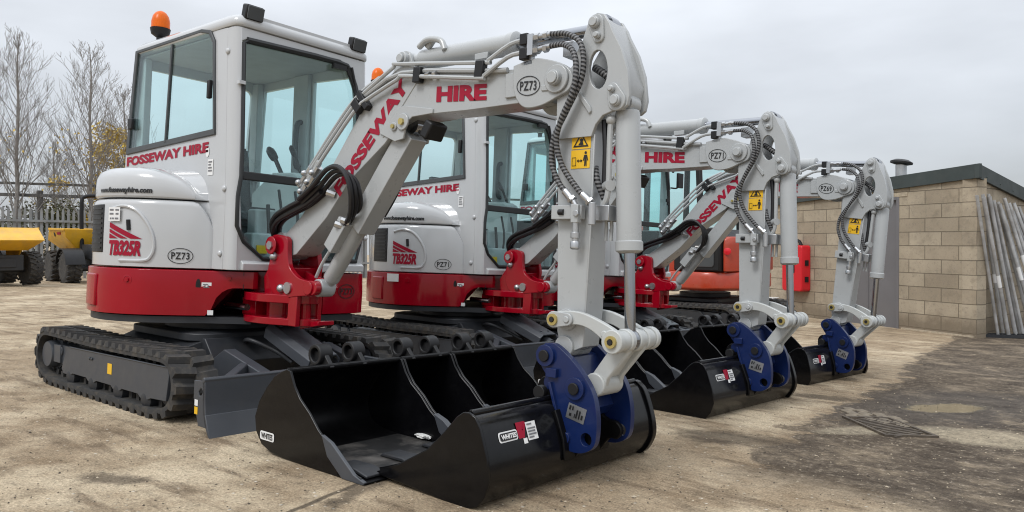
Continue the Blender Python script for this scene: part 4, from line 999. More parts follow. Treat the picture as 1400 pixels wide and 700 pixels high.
    part("boom_light", boom, 'plastic', f_worklamp, "lamp", .014, matrix=Matrix.Translation((1.955, -.06, 1.505)) @ Matrix.Rotation(rad(30), 4, 'Y'))
    def boomtext(b):
        c, s_ = cos(rad(46.5)), sin(rad(46.5)); o = (1.285, 1.220)
        put_text(b, "FOSSEWAY", (0, .745, -.040, .042), lambda u, v: (o[0] + u * c - v * s_, -.1105, o[1] + u * s_ + v * c), .05)
    def hiretext(b):
        put_text(b, "HIRE", (2.015, 2.335, 1.630, 1.705), lambda u, v: (u, -.1105, v - (u - 2.015) * .075), .055)
    part("boom_lettering", boom, 'decal_red', boomtext, "boomtext"); part("boom_lettering", boom, 'decal_red', hiretext, "hiretext")
    def tipno(b):
        f = lambda u, v: (u, -.1305, v - (u - 2.588) * .06); put_ring(b, 2.588, 1.637, .064, .043, .004, f); put_text(b, unit, (2.543, 2.633, 1.616, 1.658), f, .022, 0, 1.12)
    part("fleet_number", boom, 'decal_black', tipno)
    arm = part("arm", root, 'boom', f_arm, "arm", .006, matrix=AR)
    parts("pin_plate", arm, 'boom', f_armpads, "armpads", .003); parts("hose_fitting", arm, 'zinc', f_armfit, "armfit", .002); parts("black_hose", arm, 'hose', f_armblack, "armblack"); parts("steel_pipe", arm, 'boom', f_armpipe, "armpipe")
    parts("spiral_hose", arm, 'spiral', f_spiral, "spiral"); parts("hose_end", arm, 'zinc', f_hoseend, "hoseend")
    sg = plane_y(-.0925); sg2 = plane_y(-.0945)
    wlab = parts("warning_label", arm, 'decal_yellow', lambda b: (put_grid(b, 2.800, 2.893, 1.354, 1.428, sg), put_grid(b, 2.798, 2.891, 1.274, 1.350, sg)), "asign")
    def signs(b):
        cx, z0, z1, w_ = 2.846, 1.362, 1.421, .038
        O = [(cx - w_, z0), (cx + w_, z0), (cx, z1)]; I = [(cx - w_ + .010, z0 + .006), (cx + w_ - .010, z0 + .006), (cx, z1 - .011)]
        b.faces([sg2(*q) for q in O + I], [(0, 1, 4, 3), (1, 2, 5, 4), (2, 0, 3, 5)])
        put_poly(b, [(cx - .013, 1.370), (cx + .013, 1.370), (cx + .008, 1.384), (cx + .011, 1.392), (cx + .002, 1.398), (cx - .006, 1.393), (cx - .003, 1.383)], sg2)
        put_poly(b, circ(2.871, 1.337, .006, 10), sg2); put_poly(b, [(2.864, 1.328), (2.878, 1.328), (2.884, 1.305), (2.880, 1.304), (2.876, 1.318), (2.877, 1.282), (2.8725, 1.282), (2.871, 1.302), (2.8695, 1.282), (2.865, 1.282), (2.866, 1.318), (2.862, 1.304), (2.858, 1.305)], sg2)
        put_grid(b, 2.831, 2.853, 1.303, 1.3065, sg2); put_poly(b, [(2.828, 1.305), (2.837, 1.312), (2.837, 1.298)], sg2); put_poly(b, [(2.856, 1.305), (2.847, 1.312), (2.847, 1.298)], sg2)
        for a in ((2.804, 2.806, 1.285, 1.320), (2.822, 2.824, 1.285, 1.320), (2.804, 2.824, 1.318, 1.320), (2.804, 2.824, 1.285, 1.287)): put_grid(b, *a, sg2, 1, 1)
    part("pictogram", arm, 'decal_black', signs, "asignp")
    P0, P1 = (3.022, -.03, 1.53), (3.07, -.03, .588)
    bc = part("bucket_cylinder", arm, 'boom', cyl_barrel(P0, P1, .02, .635, .050), "bcyl"); part("piston_rod", bc, 'chrome', cyl_rod(P0, P1, .635, .022), "brod")
    part("bucket_link", arm, 'cream', f_links, "links", .005); parts("tipping_link", arm, 'cream', f_hlink, "hlink", .005); parts("link_pin", arm, 'brass', f_linkpins, "lpins")
    hi = part("quick_hitch", root, 'blue', f_hitch, "hitch", .005, matrix=AR); parts("hitch_pin", hi, 'plastic', f_hitchpins, "hpins", .002)
    hf = plane_y(-.1695)
    part("rating_plate", hi, 'zinc', lambda b: b.faces([(2.868 + u * .97 + v * .24, -.1700, .272 + v * .97 - u * .20) for u, v in ((0, 0), (.088, 0), (.088, .062), (0, .062))], [(0, 1, 2, 3)]), "rplate")
    parts("print", hi, 'decal_black', lambda b: [b.faces([(2.868 + u * .97 + v * .24, -.1720, .272 + v * .97 - u * .20) for u, v in ((a, c), (a + w_, c), (a + w_, c + h_), (a, c + h_))], [(0, 1, 2, 3)]) for a, c, w_, h_ in ((.008, .036, .008, .018), (.022, .038, .006, .016), (.045, .012, .007, .034), (.058, .012, .006, .034), (.070, .014, .008, .018), (.014, .012, .010, .012), (.038, .012, .004, .016))], "rprint")
    # bucket pinned in the hitch
    bk = part("digging_bucket", root, 'black', f_attshell, "att", .003, matrix=AR)
    parts("side_plate", bk, 'black', f_attsides, "atts", .003); parts("bucket_ear", bk, 'blackmatt', f_attears, "atte", .004)
    def bsurf(off):   # the flat upper back face of the bucket
        a, c = Vector((2.830, 0, .287)), Vector((2.8675, 0, .19)); d = (c - a).normalized(); nn = Vector((-d.z, 0, d.x))
        if nn.x < 0: nn = -nn
        return lambda u, v: tuple(Vector((a.x, u, a.z)) + d * v + nn * off)
    b1, b2 = bsurf(.0035), bsurf(.0055)
    def tilt(f, u0, v0, k): return lambda u, v: f(u, v + (u - u0) * k)
    part("maker_plate", bk, 'decal_white', lambda b: (put_poly(b, rrect(-.560, -.452, .028, .066, .010, 3), b1), put_grid(b, -.395, -.335, .012, .080, b1), put_grid(b, -.425, -.402, .068, .088, b1)), "mp1")
    part("maker_print", bk, 'decal_black', lambda b: (put_poly(b, rrect(-.554, -.458, .033, .061, .008, 3), b2), ), "mp2")
    b3 = bsurf(.0075)
    part("maker_lettering", bk, 'decal_white', lambda b: put_text(b, "WHITES", (-.549, -.463, .056, .038), b3, .04), "mp3")
    part("flag_label", bk, 'decal_red', lambda b: (put_grid(b, -.452, -.402, .006, .034, b1), put_poly(b, [(-.452, .006), (-.437, .006), (-.420, .040), (-.402, .006), (-.395, .010), (-.415, .066), (-.450, .066)], bsurf(.0045))), "mp4")
    parts("print", bk, 'decal_grey', lambda b: [put_grid(b, -.390, -.390 + w_, v, v + .006, b2) for w_, v in ((.03, .018), (.048, .034), (.044, .045), (.048, .056), (.03, .067))], "mp5")
    # rams that follow the pose
    pt = lambda mtx, p_: tuple(mtx @ Vector(p_))
    b0, b1_ = (1.12, -.03, .697), pt(BO, (1.80, -.03, 1.548)); k = "%.2f" % be
    rc = part("boom_cylinder", root, 'boom', cyl_barrel(b0, b1_, .05, .60, .046), "bo" + k)
    part("piston_rod", rc, 'chrome', cyl_rod(b0, b1_, .60, .024), "bor" + k)
    def bguard(b):
        a, c = lerp(b0, b1_, .40), lerp(b0, b1_, .96); u = (c - a).normalized(); side = Vector((u.z, 0, -u.x))
        b.bar(a + side * .01, c + side * .01, .115, .11, (0, 1, 0))
        d = lerp(b0, b1_, .22); e_ = lerp(b0, b1_, .40); b.bar(d + Vector((-.03, -.06, .03)), e_ + Vector((-.03, -.06, .03)), .075, .075, (0, 1, 0))
        b.tube([lerp(b0, b1_, .03) + Vector((-.05, -.05, .03)), lerp(b0, b1_, .12) + Vector((-.055, -.055, .03)), lerp(b0, b1_, .24) + Vector((-.04, -.06, .03))], .010, 8, 3)
        b.cyl(b0 + Vector((0, -.06, 0)) if isinstance(b0, Vector) else Vector(b0) + Vector((0, -.06, 0)), Vector(b0) + Vector((0, .03, 0)), .05)
    part("cylinder_guard", rc, 'boom', bguard, "bog" + k, .005)
    a0, a1 = pt(BO, (1.755, -.03, 1.878)), pt(AR, (2.912, -.03, 1.857)); k = "%.2f_%.2f" % (be, al)
    ac = part("arm_cylinder", root, 'boom', cyl_barrel(a0, a1, .06, .60, .050), "ac" + k); part("piston_rod", ac, 'chrome', cyl_rod(a0, a1, .60, .026), "acr" + k)
    def acfit(b):
        q = lerp(a0, a1, .10); b.tube([q + Vector((-.02, -.05, .05)), q + Vector((.05, -.06, .075)), q + Vector((.13, -.05, .06)), q + Vector((.16, -.05, .01))], .016, 8, 4); b.cyl(q + Vector((.02, -.03, .045)), q + Vector((.06, -.03, .085)), .018)
        q = lerp(a0, a1, .44); b.box(q + Vector((0, -.03, -.045)), (.08, .04, .03))
    parts("hose_fitting", ac, 'boom', acfit, "acf" + k, .003)
    return root
for i in range(3): build_excavator(i)

# ------------------------------------------------------------------ loose buckets standing in front of each dozer blade
LB = [(1.761, .372), (1.80, .386), (1.825, .380), (1.856, .322), (1.90, .272), (1.97, .222), (2.03, .165), (2.079, .130), (2.125, .112), (2.165, .080), (2.24, .035), (2.31, .022), (2.30, .004), (2.20, .0), (2.005, .0), (1.80, .002), (1.70, .012), (1.63, .035), (1.585, .085), (1.572, .15), (1.60, .22), (1.655, .29), (1.71, .345)]
LB_OUT = smooth2([(1.80, .380), (1.72, .350), (1.66, .29), (1.605, .22), (1.578, .15), (1.590, .085), (1.634, .038), (1.70, .016), (1.80, .006), (2.005, .004), (2.28, .004)], 4)
def make_bucket(w, key, plain):
    """bucket of width w, its near side at y = 0"""
    def shell(b):
        inn = []
        for k, (x, z) in enumerate(LB_OUT):
            a = LB_OUT[max(k - 1, 0)]; c = LB_OUT[min(k + 1, len(LB_OUT) - 1)]; d = Vector((c[0] - a[0], c[1] - a[1])).normalized(); inn.append((x - d.y * .013, z + d.x * .013))
        b.prism(LB_OUT + inn[::-1], 1, .004, w - .004)
        b.cyl((1.80, .004, .378), (1.80, w - .004, .378), .014, n=10)
        b.prism([(2.16, .020), (2.16, .004), (2.335, .002), (2.335, .010)], 1, .0, w)
    def sides(b):
        for y in (0, w - .012): b.prism(LB, 1, y, y + .012)
    def cutters(b):
        for y in (-.004, w - .013): b.prism([(2.06, .150), (2.125, .128), (2.27, .03), (2.335, .012), (2.33, .0), (2.20, .0), (2.10, .07)], 1, y, y + .017)
    def ears(b):
        c = w / 2; o = min(.095, w * .30)
        for y in (c - o - .035, c + o - .035):
            b.lathe((1.725, y, .425), (0, 1, 0), [(.031, .07), (.031, 0), (.048, 0), (.048, .07), (.031, .07)], 22, caps=False)
            b.prism([(1.69, .44), (1.76, .44), (1.82, .375), (1.72, .345), (1.655, .29), (1.66, .36)], 1, y + .022, y + .046)
        b.prism([(1.70, .350), (1.80, .392), (1.815, .385), (1.74, .345)], 1, .02, w - .02)
    def teeth(b):
        n_ = max(3, int(w / .13))
        for k in range(n_):
            y = .03 + (w - .06) * k / (n_ - 1); b.prism([(2.20, .035), (2.30, .034), (2.42, .012), (2.42, .004), (2.20, .0)], 1, y - .022, y + .022)
    t = part("loose_bucket", None, 'blackmatt', shell, "lb" + key, .003)
    parts("side_plate", t, 'black', sides, "lbs" + key, .003); parts("side_cutter", t, 'grey', cutters, "lbc" + key, .003); parts("mounting_ear", t, 'plastic', ears, "lbe" + key, .004)
    part("wear_floor", t, 'scuff', lambda b: b.prism([(1.84, .0185), (2.24, .0185), (2.24, .0215), (1.84, .0215)], 1, .03, w - .03), "lbw" + key)
    def lip(b):
        n_ = max(2, int(w / .19))
        for k in range(n_):
            y = .08 + (w - .16) * k / (n_ - 1); b.prism([(2.10, .024), (2.24, .024), (2.31, .014), (2.31, .026), (2.24, .040), (2.12, .038)], 1, y - .05, y + .05)
    parts("lip_plate", t, 'dkgrey', lip, "lbl" + key, .004)
    if not plain: parts("tooth", t, 'dkgrey', teeth, "lbt" + key, .003)
    f0, f1, f2 = plane_y(-.002), plane_y(-.0035), plane_y(-.005)
    part("maker_plate", t, 'decal_white', lambda b: put_poly(b, rrect(1.622, 1.728, .058, .096, .010, 3), f0), "lbp")
    part("maker_lettering", t, 'decal_black', lambda b: put_text(b, "WHITES", (1.632, 1.718, .064, .090), f1, .03), "lbp2")
    return t
PLACE_WORD = ["at the blade of excavator PZ73", "at the blade of excavator PZ71", "at the blade of excavator PZ69"]
for i in range(3):
    for (y, w, key, word) in ((-.735, .650, "wide", "wide loose black bucket lying open"), (-.078, .345, "narrow", "narrow loose black bucket between two wider ones"), (.276, .52, "mid", "medium width loose black bucket")):
        t = make_bucket(w, key, key == "wide"); t.matrix_world = place(i) @ Matrix.Translation((0.0, y, 0))
        tag(t, word + ", " + PLACE_WORD[i], "bucket", "loose buckets lying in front of the blades")

def scrap(x, y, z, sx, sy, sz, seed, label):
    rnd = random.Random(seed); b = MB(); g = bmesh.ops.create_icosphere(b.b, subdivisions=3, radius=1)
    for v in g['verts']:
        d = v.co.normalized(); k = 1 + .45 * noise.noise(d * 2.1 + Vector((seed, 0, 0))) + .25 * noise.noise(d * 5.3 + Vector((0, seed, 0))); v.co = Vector((d.x * sx * k, d.y * sy * k, d.z * sz * k))
    o = link("plastic_scrap", b.mesh("plastic_scrap", 'white_plastic', 25)); o.matrix_world = TILT @ Matrix.Translation((x, y, z)); tag(o, label, "plastic scrap", None); return o
scrap(2.00, -.10, .036, .050, .028, .010, 3, "crumpled scrap of white wrapping lying in the first open bucket")

# ------------------------------------------------------------------ ground sheet
def axis(lo, hi, fine, coarse, far):
    v = []; x = lo
    while x < hi: v.append(x); x += fine
    out = [lo - d for d in far[::-1]] + v + [hi + d for d in far]
    return out
gx = axis(-30, 12, .75, 4, [5, 15, 40, 100, 300]); gy = axis(-8, 22, .75, 4, [5, 15, 40, 100, 300])
b = MB(); b.faces([(x, y, gz(x, y)) for x in gx for y in gy], [(i * len(gy) + j, (i + 1) * len(gy) + j, (i + 1) * len(gy) + j + 1, i * len(gy) + j + 1) for i in range(len(gx) - 1) for j in range(len(gy) - 1)])
g = link("ground", b.mesh("ground", 'ground')); g['kind'] = 'structure'
# drain grid set in the low strip
def slope_m(x, y, a=0.): 
    e = .05; nn = Vector((-(gz(x + e, y) - gz(x - e, y)) / (2 * e), -(gz(x, y + e) - gz(x, y - e)) / (2 * e), 1)).normalized()
    return Matrix.Translation((x, y, gz(x, y))) @ nn.to_track_quat('Z', 'Y').to_matrix().to_4x4() @ Matrix.Rotation(a, 4, 'Z')

dg_ = thing("drain_grating", "dark iron drain grating set flush in the wet tarmac", "drain", slope_m(3.53, 2.13, rad(-33)))
part("frame", dg_, 'iron', lambda b: (b.box((0, -.14, .006), (.50, .02, .012)), b.box((0, .14, .006), (.50, .02, .012)), b.box((-.24, 0, .006), (.02, .26, .012)), b.box((.24, 0, .006), (.02, .26, .012))))
part("bar_grid", dg_, 'iron', lambda b: [b.box((-.215 + .033 * k, 0, .005), (.013, .26, .010), Matrix.Rotation(.5, 3, 'Z')) for k in range(14)])
rnd = random.Random(3)
for k in range(16):
    x, y = 3.30 + (k % 4) * .10 + rnd.uniform(-.02, .02) - (k // 4) * .035, 2.30 + (k // 4) * .085 + (k % 4) * -.03 + rnd.uniform(-.015, .015)
    st_ = part("stone_sett", None, 'sett', lambda b: b.loft([[(px, py, z) for px, py in rrect(-.042 + i, .042 - i, -.030 + i, .030 - i, .012, 2)] for i, z in ((0, -.02), (0, .004), (.006, .009))]), "sett%d" % (k % 1))
    st_.matrix_world = slope_m(x, y, rad(-28 + rnd.uniform(-8, 8))); tag(st_, "small worn stone sett in the patch beside the drain grating", "sett", "stone setts beside the drain")

# ------------------------------------------------------------------ block building
A = Vector((2.898, 10.04, 0)); E1 = Vector((-.885, .467, 0)).normalized(); E2 = Vector((.188, .982, 0)).normalized(); NF = Vector((-.467, -.885, 0)).normalized()
ZB = -.60; LEN, DEP = 5.2, 5.0
def zr(s_): return 1.86 - .0535 * s_ - (.0)            # underside of the fascia along the front
bd = thing("block_building", "low tan blockwork building with grey steel door and dark felt roof edge", "building", Matrix.Identity(4))
def wallq(b, o, d, s0, s1, z0, z1a, z1b, nrm, th=.2, u0=0.):
    lay = b.b.loops.layers.uv.verify()
    P = [(s0, z0), (s1, z0), (s1, z1b), (s0, z1a)]
    F_ = [b.b.verts.new(o + d * s_ + Vector((0, 0, z))) for s_, z in P]; B_ = [b.b.verts.new(o + d * s_ - nrm * th + Vector((0, 0, z))) for s_, z in P]
    for idx in ((0, 1, 2, 3),):
        for vv in (F_, B_):
            f = b.b.faces.new([vv[k] for k in idx])
            for lp, k in zip(f.loops, idx): lp[lay].uv = (P[k][0] + u0, P[k][1] - ZB)
    for k in range(4):
        j = (k + 1) % 4; f = b.b.faces.new((F_[k], F_[j], B_[j], B_[k]))
        for lp, (uu, q) in zip(f.loops, ((0, k), (0, j), (.2, j), (.2, k))): lp[lay].uv = (P[q][0] + uu, P[q][1] - ZB)
D0, D1, DT = 1.30, 2.46, 1.66
def walls(b):
    wallq(b, A, E1, 0, D0, ZB, zr(0), zr(D0), NF); wallq(b, A, E1, D0, D1, DT, zr(D0), zr(D1), NF); wallq(b, A, E1, D1, LEN, ZB, zr(D1), zr(LEN), NF)
    n2 = Vector((E2.y, -E2.x, 0)); wallq(b, A + E2 * .02, E2, .0, DEP, ZB, zr(0), zr(0) - .135 * DEP, n2, .2, .23)
    n3 = -E1 * -1; wallq(b, A + E1 * LEN, E2, .2, DEP, ZB, zr(LEN), zr(LEN) - .1 * DEP, E1, .2)
part("wall", bd, 'block', walls)
def fasc(b):
    h = .205; o = NF * .05
    def slab(p, q, za, zb_, nrm): b.loft([[p + Vector((0, 0, za)), p + Vector((0, 0, za + h)), p - nrm * .06 + Vector((0, 0, za + h)), p - nrm * .06 + Vector((0, 0, za))], [q + Vector((0, 0, zb_)), q + Vector((0, 0, zb_ + h)), q - nrm * .06 + Vector((0, 0, zb_ + h)), q - nrm * .06 + Vector((0, 0, zb_))]])
    n2 = Vector((E2.y, -E2.x, 0))
    c = A + NF * .06 + n2 * .06
    slab(c, A + E1 * LEN + NF * .06, zr(0), zr(LEN), NF); slab(c, A + E2 * DEP + n2 * .06, zr(0) - .003, zr(0) - .135 * DEP, n2)
    for k in range(7): 
        q = c + E2 * (.3 + k * .55) + n2 * .004; b.sphere(q + Vector((0, 0, zr(0) - .135 * (.3 + k * .55) + .06)), .012, 6)
part("fascia", bd, 'fascia', fasc, None, .006)
def roofm(b):
    Z = lambda s_, t: zr(s_) + .19 - .135 * t
    b.faces([A + E1 * s_ + E2 * t + Vector((0, 0, Z(s_, t))) for s_, t in ((0, 0), (LEN, 0), (LEN, DEP), (0, DEP))], [(0, 1, 2, 3)])
part("roof", bd, 'fascia', roofm)
FR = Matrix((( E1.x, NF.x, 0, A.x), (E1.y, NF.y, 0, A.y), (0, 0, 1, 0), (0, 0, 0, 1)))     # local: s along the wall, out from it, up
def door(b): b.box(((D0 + D1) / 2, -.07, (DT + ZB) / 2), (D1 - D0 - .10, .05, DT - ZB - .05))
dr = part("door", bd, 'doorgrey', door, None, .004); dr.matrix_local = FR
def dframe(b):
    for s_ in (D0 + .025, D1 - .025): b.box((s_, -.05, (DT + ZB) / 2), (.05, .12, DT - ZB))
    b.box(((D0 + D1) / 2, -.05, DT - .025), (D1 - D0 - .101, .12, .05))
part("door_frame", dr, 'doorgrey', dframe, None, .003)
def hinges(b):
    for z in (1.25, .55, -.10): b.cyl((D0 + .056, -.035, z), (D0 + .056, -.035, z + .16), .014)
    b.box((D0 + .63, -.04, .7), (.012, .012, 2.0))
parts("hinge", dr, 'doorgrey', hinges)
part("warning_label", dr, 'decal_yellow', lambda b: b.box((1.96, -.040, 1.32), (.12, .006, .12)))
part("lintel", bd, 'stone', lambda b: b.box((1.95, -.02, DT + .035), (1.6, .06, .065))).matrix_local = FR
fl = part("flue_pipe", bd, 'zinc', lambda b: b.cyl((1.70, 10.98, 1.6), (1.70, 10.98, 2.20), .085, n=20))
part("cowl", fl, 'plastic', lambda b: b.lathe((1.70, 10.98, 2.20), (.16, .05, 1), [(.10, 0), (.17, .02), (.17, .05), (.10, .085), (.02, .09)], 20))
part("plinth", bd, 'stone', lambda b: (b.box((.63, .02, -.50), (1.2, .04, .17)))).matrix_local = FR
# fire extinguisher cabinet on the wall
fx = thing("extinguisher_cabinet", "red fire extinguisher cabinet fixed to the blockwork wall", "cabinet", Matrix.Translation(FR @ Vector((3.42, .0, .46))) @ Matrix((( -E1.x, NF.x, 0, 0), (-E1.y, NF.y, 0, 0), (0, 0, 1, 0), (0, 0, 0, 1))))
def fcab(b):
    b.loft([[(x, y, z) for x, z in rrect(-.25 + i, .25 - i, -.42 + i, .42 - i, .05)] for i, y in ((0, .004), (0, .20), (.012, .215))])
part("body", fx, 'firered', fcab, None, .008); part("window", fx, 'plastic', lambda b: b.prism(rrect(-.075, .075, -.09, .26, .02), 1, .214, .219))
parts("label", fx, 'decal_white', lambda b: (b.box((-.03, .218, -.17), (.04, .006, .10)), b.box((.035, .218, -.17), (.035, .006, .10))))
parts("latch", fx, 'plastic', lambda b: (b.box((.252, .10, .10), (.02, .08, .10)), b.box((.252, .10, -.2), (.02, .08, .10)), b.tube([(-.12, .10, .42), (-.08, .10, .50), (.06, .10, .50), (.12, .10, .42)], .03, 8, 4)))
tub = tag(part("plastic_tub", None, 'white_plastic', lambda b: (b.loft([[(x, y, z) for x, y in rrect(-.13 - i, .13 + i, -.13 - i, .13 + i, .05)] for i, z in ((0, 0), (.03, .28), (.045, .285), (.045, .31), (.03, .315))]))), "white plastic tub standing at the foot of the wall", "tub")
q = FR @ Vector((4.0, .25, 0)); tub.location = (q.x, q.y, gz(q.x, q.y))

# ------------------------------------------------------------------ tubes leaning on the side wall
n2 = Vector((E2.y, -E2.x, 0)); n2.normalize()
rnd = random.Random(11)
for k in range(18):
    row = k % 2; s_ = -.12 + k * .105 + rnd.uniform(-.02, .02)
    top_ = A + E2 * s_ + n2 * (.035 + .055 * row); top_.z = 1.52 - .10 * s_ + rnd.uniform(-.04, .16)
    foot_ = Vector((3.07, 10.56, 0)) + E2 * (s_ * .75) + n2 * (.06 + .10 * row + rnd.uniform(-.02, .05) + .34 * s_); foot_.z = gz(foot_.x, foot_.y) + .02
    d = (top_ - foot_).normalized(); R0 = .026 if k % 5 else .021
    def tubef(b, f0=foot_, t0=top_, d=d, R0=R0):
        L = (t0 - f0).length; b.lathe(f0, d, [(R0 * .8, 0), (R0, 0), (R0, L), (R0 * .75, L), (R0 * .75, L - .05)], 12)
    o = part("scaffold_tube", None, 'steel', tubef)
    tag(o, "grey galvanised tube leaning in the bundle against the side wall", "tube", "galvanised tubes leaning on the building")
    if k in (1, 2, 4, 7, 9, 12, 15):
        q = foot_.lerp(top_, rnd.uniform(.32, .52)); part("label", o, 'decal_white', lambda b, q=q, d=d: b.cyl(q, q + d * rnd.uniform(.12, .24), R0 + .0015, n=10))
rail = Vector((3.22, 10.50, 0))
gr_ = thing("steel_grating", "dark steel grating lying at the foot of the leaning tubes", "grating", Matrix.Translation((rail.x, rail.y, gz(rail.x, rail.y) + .004)) @ Matrix.Rotation(rad(28), 4, 'Z'))
part("frame", gr_, 'dkgrey', lambda b: (b.box((.4, -.09, .025), (1.6, .012, .05)), b.box((.4, .09, .025), (1.6, .012, .05)), b.box((-.395, 0, .025), (.012, .168, .05)), b.box((1.195, 0, .025), (.012, .168, .05))))
part("bar_grid", gr_, 'dkgrey', lambda b: [b.box((-.36 + .06 * k, 0, .024), (.01, .166, .04)) for k in range(26)])

# ------------------------------------------------------------------ orange excavator behind the row
ox = thing("mini_excavator", "orange mini excavator with a dark engine cover parked behind the red and grey ones", "excavator", Matrix.Translation((-.45, 8.26, gz(-.45, 8.26))) @ Matrix.Rotation(rad(172), 4, 'Z') @ Matrix.Scale(1.12, 4))
for s_ in (0, 1):
    tb = part("track", ox, 'rubber', f_track, "track%d" % s_)
    if s_: tb.matrix_local = Matrix.Scale(-1, 4, (0, 1, 0))
    part("track_frame", tb, 'dkgrey', f_tframe, "tframe2", .004); part("idler", tb, 'dkgrey', f_idler, "idler"); part("sprocket", tb, 'dkgrey', f_sprocket, "sprocket2")
part("chassis", ox, 'dkgrey', f_chassis, "chassis", .006)
OP = smooth2([(-.82, 0), (-.78, .35), (-.55, .68), (-.2, .76), (.5, .74), (.66, .6), (.68, 0), (.66, -.6), (.5, -.74), (-.2, -.76), (-.55, -.68), (-.78, -.35), (-.82, 0)], 4)[:-1]
part("body", ox, 'orange', lambda b: b.loft([[(x * k, y * k, z) for x, y in OP] for k, z in ((.95, .52), (1, .55), (1, .70), (.97, .755))]), None, .01)
part("counterweight", ox, 'orange', lambda b: b.loft([[(-.665 - .10 * cos(rad(a)) * k, .60 * sin(rad(a)) * k, z) for a in range(-90, 91, 12)] + [(-.65, .60 * k, z), (-.65, -.60 * k, z)] for k, z in ((1, .765), (1.0, 1.10), (.97, 1.17), (.88, 1.205))]), None, .01)
part("engine_cover", ox, 'plastic', lambda b: (b.prism([(-.64, .765), (.05, .765), (.05, 1.32), (-.52, 1.32), (-.64, 1.24)], 1, .50, .66), b.prism([(-.575, .765), (.3, .765), (.3, 1.30), (-.45, 1.30), (-.575, 1.2)], 1, -.69, .499)), None, .02)
part("cover_panel", ox, 'trim', lambda b: b.prism(rrect(-.56, -.06, .82, 1.22, .04), 1, .66, .67), None, .006)
parts("tail_light", ox, 'firered', lambda b: b.lathe((-.70, .575, 1.02), (-.35, .9, 0), [(.045, 0), (.045, .02), (.01, .03)], 16))
parts("print", ox, 'decal_white', lambda b: [b.box((x, .673, z), (w_, .004, .016)) for x, z, w_ in ((-.36, 1.08, .14), (-.36, 1.045, .24), (-.36, 1.01, .12), (-.36, .975, .22))])
oc = part("cab", ox, 'plastic', lambda b: [b.bar((x, y, .765), (x + (.06 if x < 0 else -.05), y, 2.2), .07, .06, (0, 1, 0)) for x in (-.30, .62) for y in (-.42, .52)] + [b.box((.16, .05, 2.22), (1.0, 1.05, .07))], None, .01)
parts("window_pane", oc, 'glass', lambda b: (b.box((.16, .525, 1.55), (.80, .006, 1.3)), b.box((.16, -.425, 1.55), (.80, .006, 1.3)), b.box((.60, .05, 1.5), (.006, .80, 1.3)), b.box((-.26, .05, 1.75), (.006, .80, .8))))
part("door", oc, 'orange', lambda b: b.box((.25, .53, .85), (.70, .03, .20)), None, .01)
part("boom", ox, 'orange', lambda b: b.prism(smooth2([(.85, .85), (1.2, 1.5), (1.8, 1.9), (2.3, 1.75), (2.28, 1.6), (1.8, 1.65), (1.35, 1.3), (1.05, .8)], 3), 1, -.08, .08), None, .01)

